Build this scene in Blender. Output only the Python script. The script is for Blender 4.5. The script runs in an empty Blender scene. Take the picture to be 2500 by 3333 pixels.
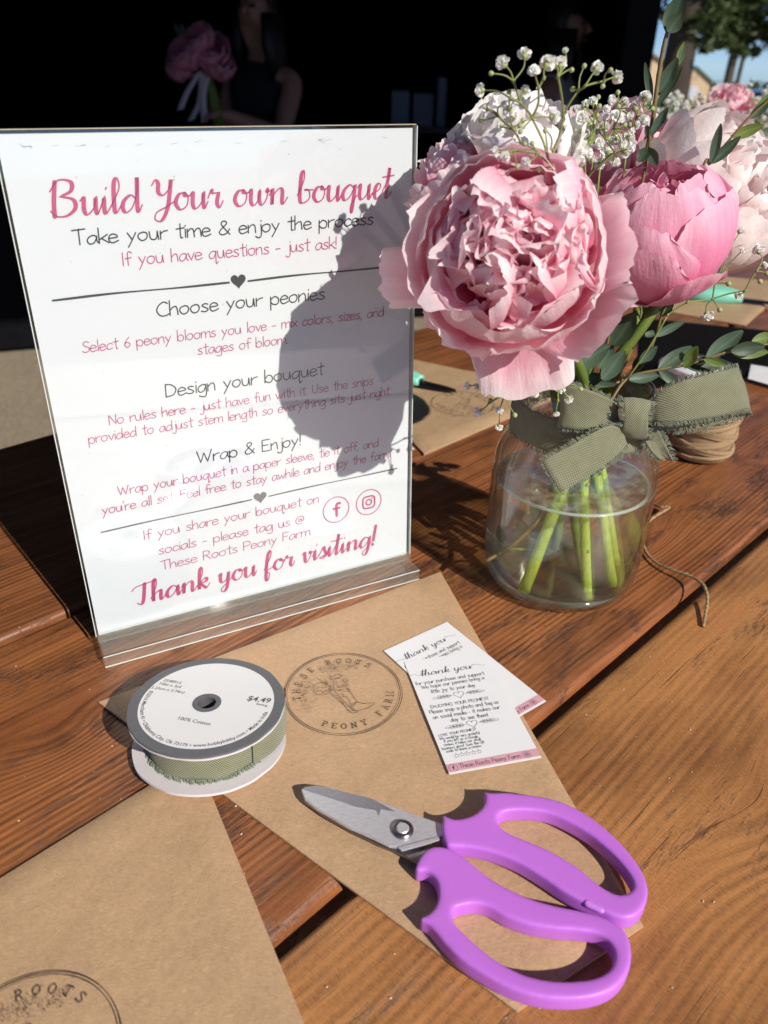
import bpy, bmesh, math, random
import numpy as np
from mathutils import Vector, Matrix, noise
S = bpy.context.scene
C = S.collection
R = math.radians
# ------------------------------------------------------------------ camera
PW, PH, FPX = 2500.0, 3333.0, 2554.13
PITCH, ROLL, CH = .52487, .02624, .32407
cp, sp = math.cos(PITCH), math.sin(PITCH)
FWD = Vector((0, cp, -sp)); _r = Vector((1, 0, 0)); _u = Vector((0, sp, cp))
RT = _r*math.cos(ROLL) + _u*math.sin(ROLL); UP = _u*math.cos(ROLL) - _r*math.sin(ROLL)
EYE = Vector((0, 0, CH))
cd = bpy.data.cameras.new('camera'); cam = bpy.data.objects.new('camera', cd); C.objects.link(cam)
cam.matrix_world = Matrix(((RT.x, UP.x, -FWD.x, 0), (RT.y, UP.y, -FWD.y, 0), (RT.z, UP.z, -FWD.z, CH), (0, 0, 0, 1)))
cd.sensor_fit = 'VERTICAL'; cd.sensor_height = 36; cd.lens = 36*FPX/PH
cd.clip_start = .02; cd.clip_end = 2000
cd.dof.use_dof = True; cd.dof.focus_distance = .445; cd.dof.aperture_fstop = 10.5
S.camera = cam
# ------------------------------------------------------------------ light
SUN_AZ, SUN_EL = -48.8, 35.5      # direction towards the sun, world azimuth / elevation
w = bpy.data.worlds.new('World'); S.world = w; w.use_nodes = True
nt = w.node_tree; nt.nodes.clear()
sky = nt.nodes.new('ShaderNodeTexSky'); sky.sky_type = 'NISHITA'; sky.sun_disc = False
sky.sun_elevation = R(SUN_EL); sky.sun_rotation = R(90-SUN_AZ); sky.dust_density = .05; sky.air_density = .45; sky.ozone_density = 5.0; sky.altitude = 500
bg = nt.nodes.new('ShaderNodeBackground'); bg.inputs[1].default_value = .085
wo = nt.nodes.new('ShaderNodeOutputWorld'); nt.links.new(sky.outputs[0], bg.inputs[0]); nt.links.new(bg.outputs[0], wo.inputs[0])
ld = bpy.data.lights.new('sun', 'SUN'); ld.energy = 4.4; ld.angle = R(.5); ld.color = (1, .945, .865)
sun = bpy.data.objects.new('sun', ld); C.objects.link(sun)
SD = Vector((math.cos(R(SUN_EL))*math.cos(R(SUN_AZ)), math.cos(R(SUN_EL))*math.sin(R(SUN_AZ)), math.sin(R(SUN_EL))))
sun.rotation_euler = SD.to_track_quat('Z', 'Y').to_euler(); sun.location = SD*5
S.view_settings.view_transform = 'Standard'; S.view_settings.look = 'None'
S.view_settings.exposure = 0.2; S.view_settings.gamma = 1
cy = S.cycles
cy.use_denoising = True; cy.max_bounces = 16; cy.transparent_max_bounces = 40; cy.transmission_bounces = 10
cy.diffuse_bounces = 9; cy.glossy_bounces = 4; cy.sample_clamp_indirect = 6; cy.blur_glossy = .5
try: ld.cycles.is_caustics_light = True
except Exception: pass

# ------------------------------------------------------------------ helpers: pixel -> place
def ray(u, v): return (FWD*FPX + RT*(u-PW/2) - UP*(v-PH/2)).normalized()
def onz(u, v, z=0.0):
    d = ray(u, v); return EYE + d*((z-CH)/d.z)
def at(u, v, y):
    d = ray(u, v); return EYE + d*(y/d.y)
def z3(x, y): return 1250+.7535*x, .7535*y
def z4(x, y): return 1250+.7535*x, 400+.7535*y
def z5(x, y): return 1400+.663*x, 1100+.663*y
def z2(x, y): return 1900+.3617*x, .3617*y
def z7(x, y): return 900+.7836*x, 2450+.7836*y
def zs(x, y): return 900+.2713*x, 2080+.2713*y
def zc(x, y): return 1200+.3617*x, 1980+.3617*y
# ------------------------------------------------------------------ helpers: objects
def tag(o, label=None, cat=None, group=None, kind=None):
    if label: o['label'] = label
    if cat: o['category'] = cat
    if group: o['group'] = group
    if kind: o['kind'] = kind
    return o
def thing(name, label, cat, loc=(0, 0, 0), group=None):
    o = bpy.data.objects.new(name, None); C.objects.link(o); o.location = loc; o.empty_display_size = .02
    return tag(o, label, cat, group)
class MB:
    def __init__(s): s.v = []; s.f = []; s.a = []; s.uv = {}
    def add(s, vs, fs, a=None, uv=None):
        n = len(s.v); s.v += [tuple(q) for q in vs]
        k0 = len(s.f); s.f += [tuple(i+n for i in f) for f in fs]
        s.a += list(a) if a is not None else [0.0]*len(vs)
        if uv is not None:
            for i, q in enumerate(uv): s.uv[n+i] = q
        return s
    def grid(s, P, a=None, uv=None, wrap=False):
        nr, nc = len(P), len(P[0]); vs = [q for row in P for q in row]
        fs = []
        for i in range(nr-1):
            for j in range(nc if wrap else nc-1):
                k = (j+1) % nc
                fs.append((i*nc+j, i*nc+k, (i+1)*nc+k, (i+1)*nc+j))
        return s.add(vs, fs, [q for row in a for q in row] if a else None, [q for row in uv for q in row] if uv else None)
    def box(s, lo, hi, M=None):
        (x0, y0, z0), (x1, y1, z1) = lo, hi
        vs = [Vector(q) for q in ((x0,y0,z0),(x1,y0,z0),(x1,y1,z0),(x0,y1,z0),(x0,y0,z1),(x1,y0,z1),(x1,y1,z1),(x0,y1,z1))]
        if M is not None: vs = [M @ q for q in vs]
        return s.add(vs, [(3,2,1,0),(4,5,6,7),(0,1,5,4),(1,2,6,5),(2,3,7,6),(3,0,4,7)])
    def prism(s, poly, z0, z1, M=None):
        n = len(poly); vs = [Vector((x, y, z0)) for x, y in poly] + [Vector((x, y, z1)) for x, y in poly]
        if M is not None: vs = [M @ q for q in vs]
        return s.add(vs, [tuple(range(n-1, -1, -1)), tuple(range(n, 2*n))] + [(i, (i+1) % n, n+(i+1) % n, n+i) for i in range(n)])
    def tube(s, pts, rad, n=8, cap=True):
        pts = [Vector(q) for q in pts]; m = len(pts)
        rad = rad if hasattr(rad, '__len__') else [rad]*m
        t = (pts[1]-pts[0]).normalized(); nrm = t.orthogonal().normalized(); P = []
        for i in range(m):
            t2 = (pts[min(i+1, m-1)]-pts[max(i-1, 0)]).normalized()
            nrm = (nrm - t2*nrm.dot(t2)).normalized(); b = t2.cross(nrm)
            P.append([pts[i] + (nrm*math.cos(k*2*math.pi/n)+b*math.sin(k*2*math.pi/n))*rad[i] for k in range(n)])
        uv = [[(k/n, i/m) for k in range(n)] for i in range(m)]
        base = len(s.v); s.grid(P, None, uv, wrap=True)
        if cap:
            s.f.append(tuple(base+k for k in range(n-1, -1, -1))); s.f.append(tuple(base+(m-1)*n+k for k in range(n)))
        return s
    def lathe(s, prof, c=(0, 0, 0), n=64, M=None):
        P = []
        for r, z in prof:
            row = [Vector((c[0]+r*math.cos(k*2*math.pi/n), c[1]+r*math.sin(k*2*math.pi/n), c[2]+z)) for k in range(n)]
            P.append([M @ q for q in row] if M is not None else row)
        return s.grid(P, wrap=True)
    def disc(s, r, z, n=48, M=None, up=True, r0=0):
        vs = [Vector((r*math.cos(k*2*math.pi/n), r*math.sin(k*2*math.pi/n), z)) for k in range(n)]
        if M is not None: vs = [M @ q for q in vs]
        return s.add(vs, [tuple(range(n)) if up else tuple(range(n-1, -1, -1))])
    def build(s, name, mat, parent=None, smooth=False, auto=None, outward=False):
        me = bpy.data.meshes.new(name); me.from_pydata(s.v, [], s.f)
        if outward:
            bm = bmesh.new(); bm.from_mesh(me); bmesh.ops.remove_doubles(bm, verts=bm.verts, dist=1e-6); bmesh.ops.recalc_face_normals(bm, faces=bm.faces); bm.to_mesh(me); bm.free()
            s.a = [0.0]*len(me.vertices)
        at_ = me.attributes.new('t', 'FLOAT', 'POINT'); at_.data.foreach_set('value', s.a)
        if s.uv:
            ul = me.uv_layers.new(name='uv')
            for L in me.loops: ul.data[L.index].uv = s.uv.get(L.vertex_index, (0, 0))
        if smooth: me.polygons.foreach_set('use_smooth', [True]*len(me.polygons))
        me.update()
        o = bpy.data.objects.new(name, me); C.objects.link(o)
        if mat: me.materials.append(mat)
        if auto is not None:
            me.polygons.foreach_set('use_smooth', [True]*len(me.polygons)); me.set_sharp_from_angle(angle=R(auto))
        if parent is not None: put(o, parent)
        return o
def wloc(o):
    q = Vector(o.location)
    while o.parent: o = o.parent; q += Vector(o.location)
    return q
def put(o, parent):      # geometry is made in world coordinates: keep it there under the parent
    o.parent = parent; d = wloc(parent)
    if o.type == 'MESH' and not o.get('_loc'): o.data.transform(Matrix.Translation(-d))
    return o
def copy_mesh(src, parent, M, name=None):     # world matrix M, parents have pure translations
    o = src.copy(); C.objects.link(o); o.parent = parent
    o.matrix_local = Matrix.Translation(-wloc(parent)) @ M
    return o
# ------------------------------------------------------------------ helpers: materials
def mat(name):
    m = bpy.data.materials.new(name); m.use_nodes = True; m.node_tree.nodes.clear()
    return m, Nodes(m.node_tree)
def schlick(N, f0=.04):
    # same reflectance from both sides of the sheet
    lw = N.n('LayerWeight', {0: .5})
    return N.math('MULTIPLY_ADD', N.math('POWER', lw.outputs['Facing'], 5.0), 1-f0, f0)
class Nodes:
    def __init__(s, t): s.t = t
    def n(s, typ, ins=None, **kw):
        q = s.t.nodes.new('ShaderNode'+typ)
        for k, v in kw.items(): setattr(q, k, v)
        for k, v in (ins or {}).items():
            i = q.inputs[k]
            if hasattr(v, 'is_linked') or isinstance(v, bpy.types.NodeSocket): s.t.links.new(v, i)
            else: i.default_value = v
        return q
    def out(s, sh): s.t.links.new(sh, s.n('OutputMaterial').inputs[0])
    def ramp(s, fac, stops):
        q = s.n('ValToRGB', {0: fac}); e = q.color_ramp.elements
        while len(e) < len(stops): e.new(.5)
        for i, (p, c) in enumerate(stops): e[i].position = p; e[i].color = (*c, 1) if len(c) == 3 else c
        return q.outputs[0]
    def math(s, op, a, b=0.0, c=0.0): return s.n('Math', {0: a, 1: b, 2: c}, operation=op).outputs[0]
    def mix(s, f, a, b, mode='MIX'):
        q = s.n('MixRGB', {0: f, 1: a, 2: b}, blend_type=mode); return q.outputs[0]
    def noise(s, vec, scale, detail=4, rough=.55, dist=0): return s.n('TexNoise', {'Vector': vec, 'Scale': scale, 'Detail': detail, 'Roughness': rough, 'Distortion': dist})
    def bump(s, h, strength, dist=.001): return s.n('Bump', {'Height': h, 'Strength': strength, 'Distance': dist}).outputs[0]
    def mapping(s, sc, coord='Object', rot=(0, 0, 0)):
        tc = s.n('TexCoord'); return s.n('Mapping', {0: tc.outputs[coord], 'Scale': sc, 'Rotation': rot}).outputs[0]
def rgba(c): return (*c, 1)
def simple(name, col, rough=.5, var=.08, scale=60, bump=0, bscale=400, metal=0, coat=0, spec=.5):
    m, N = mat(name)
    v = N.mapping((1, 1, 1))
    nz = N.noise(v, scale, 5, .6).outputs[0]
    c = N.mix(nz, rgba([x*(1-var*1.5) for x in col]), rgba([min(1, x*(1+var*1.5)) for x in col]))
    p = N.n('BsdfPrincipled', {'Base Color': c, 'Roughness': rough, 'Metallic': metal, 'Coat Weight': coat, 'Specular IOR Level': spec})
    if bump: N.t.links.new(N.bump(N.noise(v, bscale, 5, .6).outputs[0], bump, .0006), p.inputs['Normal'])
    N.out(p.outputs[0]); return m
def wood(name, tone, dark, weather, seed, chat=.2, knots=(), rough=.36, ring=.045, rf=1150.0):
    m, N = mat(name)
    tc = N.n('TexCoord').outputs['Object']
    v0 = N.n('Mapping', {0: tc, 'Location': (seed*3.1, seed*1.7, 0)}).outputs[0]
    warp = N.noise(N.n('Mapping', {0: v0, 'Scale': (2.2, 9, 9)}).outputs[0], 1.0, 3, .5).outputs[0]
    sep = N.n('SeparateXYZ', {0: v0})
    yy = N.math('ADD', sep.outputs[1], N.math('MULTIPLY', warp, .020))
    kmask = None
    for kx, ky, kr in knots:      # the grain flows round each knot
        d = N.n('VectorMath', {0: N.n('Mapping', {0: tc, 'Scale': (.55, 1, 1)}).outputs[0], 1: (kx*.55, ky, 0)}, operation='DISTANCE').outputs['Value']
        e = N.math('EXPONENT', N.math('MULTIPLY', N.math('MULTIPLY', d, d), -1/(kr*kr)))
        yy = N.math('ADD', yy, N.math('MULTIPLY', e, kr*.8))
        e2 = N.math('EXPONENT', N.math('MULTIPLY', N.math('MULTIPLY', d, d), -9/(kr*kr)))
        kmask = e2 if kmask is None else N.math('ADD', kmask, e2)
    rings = N.math('SINE', N.math('ADD', N.math('MULTIPLY', yy, rf), N.math('MULTIPLY', warp, 3.0)))
    vr = N.n('CombineXYZ', {0: N.math('MULTIPLY', sep.outputs[0], 2.0), 1: N.math('MULTIPLY', yy, 150), 2: sep.outputs[2]}).outputs[0]
    g1 = N.noise(vr, 1.0, 6, .62).outputs[0]
    vf = N.n('CombineXYZ', {0: N.math('MULTIPLY', sep.outputs[0], 26), 1: N.math('MULTIPLY', yy, 1500), 2: sep.outputs[2]}).outputs[0]
    g2 = N.noise(vf, 1.0, 4, .65).outputs[0]
    ch = N.noise(N.n('Mapping', {0: v0, 'Scale': (1500, 330, 200), 'Rotation': (0, 0, .10)}).outputs[0], 1.0, 3, .6).outputs[0]
    blot = N.noise(N.n('Mapping', {0: v0, 'Scale': (6, 16, 5)}).outputs[0], 1.0, 5, .65).outputs[0]
    rmod = N.n('Clamp', {0: N.math('MULTIPLY_ADD', N.noise(N.n('Mapping', {0: v0, 'Scale': (3, 20, 5), 'Location': (5, seed, 0)}).outputs[0], 1.0, 3, .5).outputs[0], 3.2, -1.0)}).outputs[0]
    rings = N.math('MULTIPLY', rings, rmod)
    grain = N.math('ADD', N.math('MULTIPLY', g1, .60-chat*.45), N.math('ADD', N.math('MULTIPLY', rings, ring), N.math('ADD', N.math('MULTIPLY', g2, .34), N.math('MULTIPLY', ch, chat))))
    c = N.ramp(grain, [(.27, dark), (.42, [a*.5+b*.5 for a, b in zip(dark, tone)]), (.55, tone), (.74, [min(1, x*1.5) for x in tone])])
    # thin open pores and cracks along the grain
    pr = N.noise(N.n('CombineXYZ', {0: N.math('MULTIPLY', sep.outputs[0], 9), 1: N.math('MULTIPLY', yy, 420), 2: sep.outputs[2]}).outputs[0], 1.0, 3, .6).outputs[0]
    pm_ = N.ramp(pr, [(.655, (0, 0, 0)), (.69, (1, 1, 1))])
    c = N.mix(N.math('MULTIPLY', pm_, .6), c, rgba([x*.35 for x in dark]))
    bl = N.ramp(blot, [(.34, (.52, .46, .44)), (.55, (1, 1, 1)), (.72, (1.12, 1.05, 1.0))])
    c = N.mix(.85, c, bl, 'MULTIPLY')
    pn = N.noise(N.n('Mapping', {0: v0, 'Scale': (11, 30, 11), 'Location': (seed, 2*seed, 0)}).outputs[0], 1.0, 5, .65, .6).outputs[0]
    pf = N.noise(N.n('Mapping', {0: v0, 'Scale': (90, 520, 70)}).outputs[0], 1.0, 5, .75).outputs[0]
    pm = N.ramp(N.math('ADD', pn, N.math('MULTIPLY', N.math('SUBTRACT', pf, .5), .6)), [(.60-weather*.2, (0, 0, 0)), (.74-weather*.2, (1, 1, 1))])
    c = N.mix(N.math('MULTIPLY', pm, .72), c, rgba((.026, .018, .014)))
    if kmask is not None:
        kn = N.math('MULTIPLY', kmask, N.math('MULTIPLY_ADD', pf, 2.4, -.55)); kn = N.n('Clamp', {0: kn}).outputs[0]
        c = N.mix(N.math('MULTIPLY', kn, .85), c, rgba((.035, .015, .010)))
    h = N.math('ADD', N.math('SUBTRACT', grain, N.math('MULTIPLY', pm_, .35)), N.math('MULTIPLY', N.math('MULTIPLY', pf, pm), 1.5))
    rgh = N.math('ADD', N.math('ADD', rough-.06, N.math('MULTIPLY', ch, .16)), N.math('MULTIPLY', pm, .10))
    p = N.n('BsdfPrincipled', {'Base Color': c, 'Roughness': rgh, 'Specular IOR Level': .55})
    N.t.links.new(N.bump(h, .6, .0006), p.inputs['Normal'])
    N.out(p.outputs[0]); return m
def kraft(name, col=(.54, .348, .196)):
    m, N = mat(name)
    v = N.mapping((1, 1, 1)); wv = N.noise(v, 130, 2, .5); off = N.n('VectorMath', {0: wv.outputs['Color'], 3: .006}, operation='SCALE').outputs[0]
    vv = N.n('VectorMath', {0: v, 1: off}, operation='ADD').outputs[0]
    fib = N.noise(N.n('Mapping', {0: vv, 'Scale': (420, 2300, 400), 'Rotation': (0, 0, .75)}).outputs[0], 1, 4, .7).outputs[0]
    fib2 = N.noise(N.n('Mapping', {0: vv, 'Scale': (2100, 500, 400), 'Rotation': (0, 0, .4)}).outputs[0], 1, 4, .7).outputs[0]
    f = N.math('ADD', N.math('MULTIPLY', fib, .65), N.math('MULTIPLY', fib2, .35))
    big = N.noise(v, 26, 5, .65).outputs[0]; mid_ = N.noise(v, 300, 4, .7).outputs[0]
    c = N.ramp(f, [(.30, [x*.72 for x in col]), (.5, col), (.68, [min(1, x*1.25) for x in col])])
    c = N.mix(.30, c, N.ramp(big, [(.3, (.78, .77, .76)), (.7, (1.12, 1.12, 1.12))]), 'MULTIPLY')
    c = N.mix(.25, c, N.ramp(mid_, [(.3, (.72, .72, .72)), (.7, (1.15, 1.15, 1.15))]), 'MULTIPLY')
    sp_ = N.ramp(N.noise(v, 420, 2, .5).outputs[0], [(.74, (0, 0, 0)), (.78, (1, 1, 1))])
    c = N.mix(N.math('MULTIPLY', sp_, .2), c, rgba([x*.35 for x in col]))
    p = N.n('BsdfPrincipled', {'Base Color': c, 'Roughness': .52, 'Specular IOR Level': .45})
    h = N.math('ADD', N.math('MULTIPLY', f, .22), N.math('ADD', N.math('MULTIPLY', N.noise(v, 38, 3, .5).outputs[0], 1.0), N.math('MULTIPLY', mid_, .06)))
    N.t.links.new(N.bump(h, .5, .004), p.inputs['Normal'])
    N.out(p.outputs[0]); return m
def fabric(name, col, pitch=.00105):
    m, N = mat(name)
    uv = N.n('TexCoord').outputs['UV']; sp_ = N.n('SeparateXYZ', {0: uv})
    k = 2*math.pi/pitch
    a = N.math('SINE', N.math('MULTIPLY', sp_.outputs[0], k)); b = N.math('SINE', N.math('MULTIPLY', sp_.outputs[1], k))
    wv = N.math('MULTIPLY_ADD', N.math('MULTIPLY', a, b), .5, .5)
    c = N.ramp(wv, [(.1, [x*.30 for x in col]), (.5, col), (.9, [min(1, x*1.6) for x in col])])
    nz = N.noise(N.mapping((1, 1, 1)), 160, 3).outputs[0]
    c = N.mix(.3, c, N.ramp(nz, [(.3, (.7, .7, .7)), (.7, (1.15, 1.15, 1.15))]), 'MULTIPLY')
    p = N.n('BsdfPrincipled', {'Base Color': c, 'Roughness': .9, 'Specular IOR Level': .1, 'Sheen Weight': .2})
    N.t.links.new(N.bump(wv, .8, .0005), p.inputs['Normal'])
    N.out(p.outputs[0]); return m
def petal_mat(name, deep, mid, pale, trans=.32):
    m, N = mat(name)
    t = N.n('Attribute', attribute_name='t').outputs['Fac']
    v = N.mapping((1, 1, 1))
    nz = N.noise(v, 90, 4, .6).outputs[0]
    vn = N.noise(N.n('Mapping', {0: N.n('TexCoord').outputs['UV'], 'Scale': (26, 2.2, 1)}).outputs[0], 1.0, 4, .6).outputs[0]
    f = N.math('ADD', t, N.math('ADD', N.math('MULTIPLY', N.math('SUBTRACT', nz, .5), .35), N.math('MULTIPLY', N.math('SUBTRACT', vn, .5), .42)))
    c = N.ramp(f, [(.05, deep), (.55, mid), (.95, pale)])
    bn = N.bump(N.math('ADD', N.noise(v, 420, 4, .6).outputs[0], N.math('MULTIPLY', vn, 1.3)), .4, .0009)
    p = N.n('BsdfPrincipled', {'Base Color': c, 'Roughness': .7, 'Specular IOR Level': .18, 'Normal': bn, 'Sheen Weight': .1})
    tr = N.n('BsdfTranslucent', {0: N.mix(.5, c, rgba([min(1, x*1.1) for x in mid]))})
    N.out(N.n('MixShader', {0: trans, 1: p.outputs[0], 2: tr.outputs[0]}).outputs[0]); return m
def leaf_mat(name, col, back, trans=.18):
    m, N = mat(name)
    v = N.mapping((1, 1, 1)); t = N.n('Attribute', attribute_name='t').outputs['Fac']
    nz = N.noise(v, 130, 4, .6).outputs[0]
    c = N.mix(nz, rgba([x*.75 for x in col]), rgba([x*1.25 for x in col]))
    c = N.mix(N.math('MULTIPLY', t, .6), c, rgba([x*1.7+.02 for x in col]))
    p = N.n('BsdfPrincipled', {'Base Color': c, 'Roughness': .5, 'Specular IOR Level': .4})
    tr = N.n('BsdfTranslucent', {0: rgba(back)})
    N.out(N.n('MixShader', {0: trans, 1: p.outputs[0], 2: tr.outputs[0]}).outputs[0]); return m
def clear(name, tint=(.97, .985, .98), refl=.055, rough=.02, edge=.8):
    # thin clear sheet: lets light straight through, reflects by Fresnel, tinted where seen edge-on
    m, N = mat(name)
    lw = N.n('LayerWeight', {0: .35})
    tr = N.n('BsdfTransparent', {0: rgba(tint)})
    tr2 = N.n('BsdfTransparent', {0: rgba([x*edge for x in tint])})
    a = N.n('MixShader', {0: N.math('POWER', lw.outputs['Facing'], 3.0), 1: tr.outputs[0], 2: tr2.outputs[0]})
    gl = N.n('BsdfGlossy', {0: (1, 1, 1, 1), 'Roughness': rough})
    N.out(N.n('MixShader', {0: schlick(N, refl), 1: a.outputs[0], 2: gl.outputs[0]}).outputs[0]); return m
def jar_glass(name, tint, ior, straight, power=2.0, refl=.04, veil=0):
    # seen face-on mostly straight-through, towards its rims it refracts like a thick wall
    m, N = mat(name)
    lw = N.n('LayerWeight', {0: .5})
    tr = N.n('BsdfTransparent', {0: rgba(tint)})
    rf = N.n('BsdfRefraction', {0: rgba(tint), 'Roughness': .01, 'IOR': ior})
    f = N.math('MULTIPLY_ADD', N.math('POWER', lw.outputs['Facing'], power), straight, 1-straight)
    a = N.n('MixShader', {0: f, 1: tr.outputs[0], 2: rf.outputs[0]})
    if veil: a = N.n('MixShader', {0: veil, 1: a.outputs[0], 2: N.n('BsdfDiffuse', {0: (.80, .92, .80, 1)}).outputs[0]})  # diffuse veil brightens the glass in place of its reflections
    gl = N.n('BsdfGlossy', {0: (1, 1, 1, 1), 'Roughness': .045})
    N.out(N.n('MixShader', {0: schlick(N, refl), 1: a.outputs[0], 2: gl.outputs[0]}).outputs[0]); return m

INK_PINK = simple('print_pink', (.50, .075, .19), .5, .1, 300)
INK_DARK = simple('print_dark', (.035, .045, .045), .5, .1, 300)
INK_GREY = simple('print_grey', (.10, .10, .105), .5, .1, 300)
INK_STAMP = simple('stamp_ink', (.055, .04, .035), .7, .5, 500)
PAPER = simple('white_paper', (.70, .705, .735), .45, .012, 60, .05, 800)
CARD = simple('white_card', (.80, .80, .80), .5, .012, 60)
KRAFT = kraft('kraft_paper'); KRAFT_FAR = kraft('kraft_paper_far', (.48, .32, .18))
RIBBON = fabric('olive_cotton', (.228, .232, .142), .0014); FRAY = simple('olive_thread', (.21, .235, .165), .9, .25, 300)
ACRYLIC = clear('acrylic', refl=.038, edge=.75)

# ------------------------------------------------------------------ helpers: writing
PRINT = {
'a':(11,"9 8 6 10 2 8 0 4 2 0 6 1 9 7;9 9 9 3 11 0"),'b':(11,"0 18 0 0;0 5 4 10 8 8 9 4 7 0 3 0 0 3"),'c':(9,"8 8 5 10 1 7 0 3 3 0 8 2"),
'd':(11,"9 7 6 10 2 8 0 4 2 0 6 1 9 6;9 18 9 0"),'e':(10,"0 5 8 6 7 9 4 10 1 8 0 4 2 0 5 0 9 2"),'f':(8,"8 16 5 18 3 15 3 0;0 9 7 10"),
'g':(11,"9 8 6 10 2 8 0 4 2 0 6 1 9 7;9 10 9 -4 6 -7 1 -5"),'h':(10,"0 18 0 0;0 6 4 10 7 9 8 0"),'i':(3,"1 10 1 0;1 14 1.2 14.8"),
'j':(5,"4 10 4 -4 1 -7 -2 -5;4 14 4.2 14.8"),'k':(9,"0 18 0 0;8 10 0 4;2 6 9 0"),'l':(3,"1 18 1 0"),
'm':(15,"0 10 0 0;0 6 3 10 6 9 7 0;7 6 10 10 13 9 14 0"),'n':(10,"0 10 0 0;0 6 4 10 7 9 8 0"),'o':(11,"5 10 1 8 0 4 3 0 7 1 9 5 8 9 5 10"),
'p':(11,"0 10 0 -7;0 6 4 10 8 8 9 4 7 0 3 0 0 3"),'q':(11,"9 8 6 10 2 8 0 4 2 0 6 1 9 7;9 10 9 -7 12 -5"),'r':(8,"0 10 0 0;0 6 3 9 7 10"),
's':(9,"7 9 4 10 1 8 3 6 6 4 7 2 4 0 0 1"),'t':(8,"4 17 4 1 6 0;0 11 8 12"),'u':(11,"0 10 1 2 4 0 7 2 8 10;8 10 9 0"),'v':(9,"0 10 4 0 4 0 8 10"),
'w':(14,"0 10 3 0 3 0 6 8 6 8 9 0 9 0 13 10"),'x':(9,"0 10 8 0;8 10 0 0"),'y':(10,"0 10 4 2;8 10 4 1 0 -7"),'z':(9,"0 10 8 10 8 10 0 0 0 0 8 0"),
'T':(13,"0 17 12 18;6 18 6 0"),'I':(4,"1 17 1 0"),'C':(13,"11 15 7 17 2 13 0 7 3 1 8 0 12 2"),'S':(11,"10 15 6 17 2 14 4 10 9 7 9 2 4 0 0 2"),
'D':(13,"0 17 0 0;0 17 7 15 11 9 8 2 0 0"),'N':(12,"0 0 0 17 0 17 10 0 10 0 10 17"),'W':(19,"0 17 4 0 4 0 8 14 8 14 12 0 12 0 17 17"),
'U':(12,"0 17 1 4 5 0 9 4 10 17"),'F':(10,"0 17 0 0;0 17 9 17;0 9 7 9"),'E':(11,"9 17 0 17 0 17 0 0 0 0 9 0;0 9 7 9"),
'R':(12,"0 0 0 17;0 17 6 17 9 13 6 9 0 8;4 8 10 0"),'P':(11,"0 0 0 17;0 17 7 17 10 13 7 9 0 8"),'L':(10,"0 17 0 0 0 0 8 0"),
'O':(14,"7 17 2 14 0 8 3 1 8 0 12 5 12 12 7 17"),'J':(10,"8 17 8 4 5 0 1 2"),'Y':(12,"0 17 5 9;11 17 5 9 5 9 5 0"),'G':(14,"11 14 7 17 2 13 0 7 3 1 8 0 12 3 12 8 12 8 7 8"),
'V':(12,"0 17 5 0 5 0 11 17"),'Q':(14,"7 17 2 14 0 8 3 1 8 0 12 5 12 12 7 17;8 5 13 -1"),'H':(12,"0 17 0 0;10 17 10 0;0 9 10 9"),
'A':(12,"0 0 5 17 5 17 10 0;2 6 8 6"),'M':(16,"0 0 0 17 0 17 7 4 7 4 14 17 14 17 14 0"),
'&':(13,"11 0 3 12 3 16 6 17 8 14 2 7 0 3 3 0 8 2 11 7"),'-':(8,"0 6 6 6"),'!':(4,"1 17 1 5;1 1 1.2 0"),'.':(3,"0.5 0.8 1 0.2"),',':(4,"1.5 1 0 -3"),
"'":(3,"1 18 0.5 14"),'?':(9,"0 14 4 17 8 14 4 9 4 5;4 .8 4.2 0"),'6':(9,"7 16 2 10 0 4 3 0 7 2 7 6 3 8 0 5"),
'@':(15,"9 8 6 9 4 6 6 4 9 6 9 9 9 5 11 4 13 8 11 13 6 14 1 10 0 4 4 -1 10 0"),' ':(8,"")}
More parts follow.
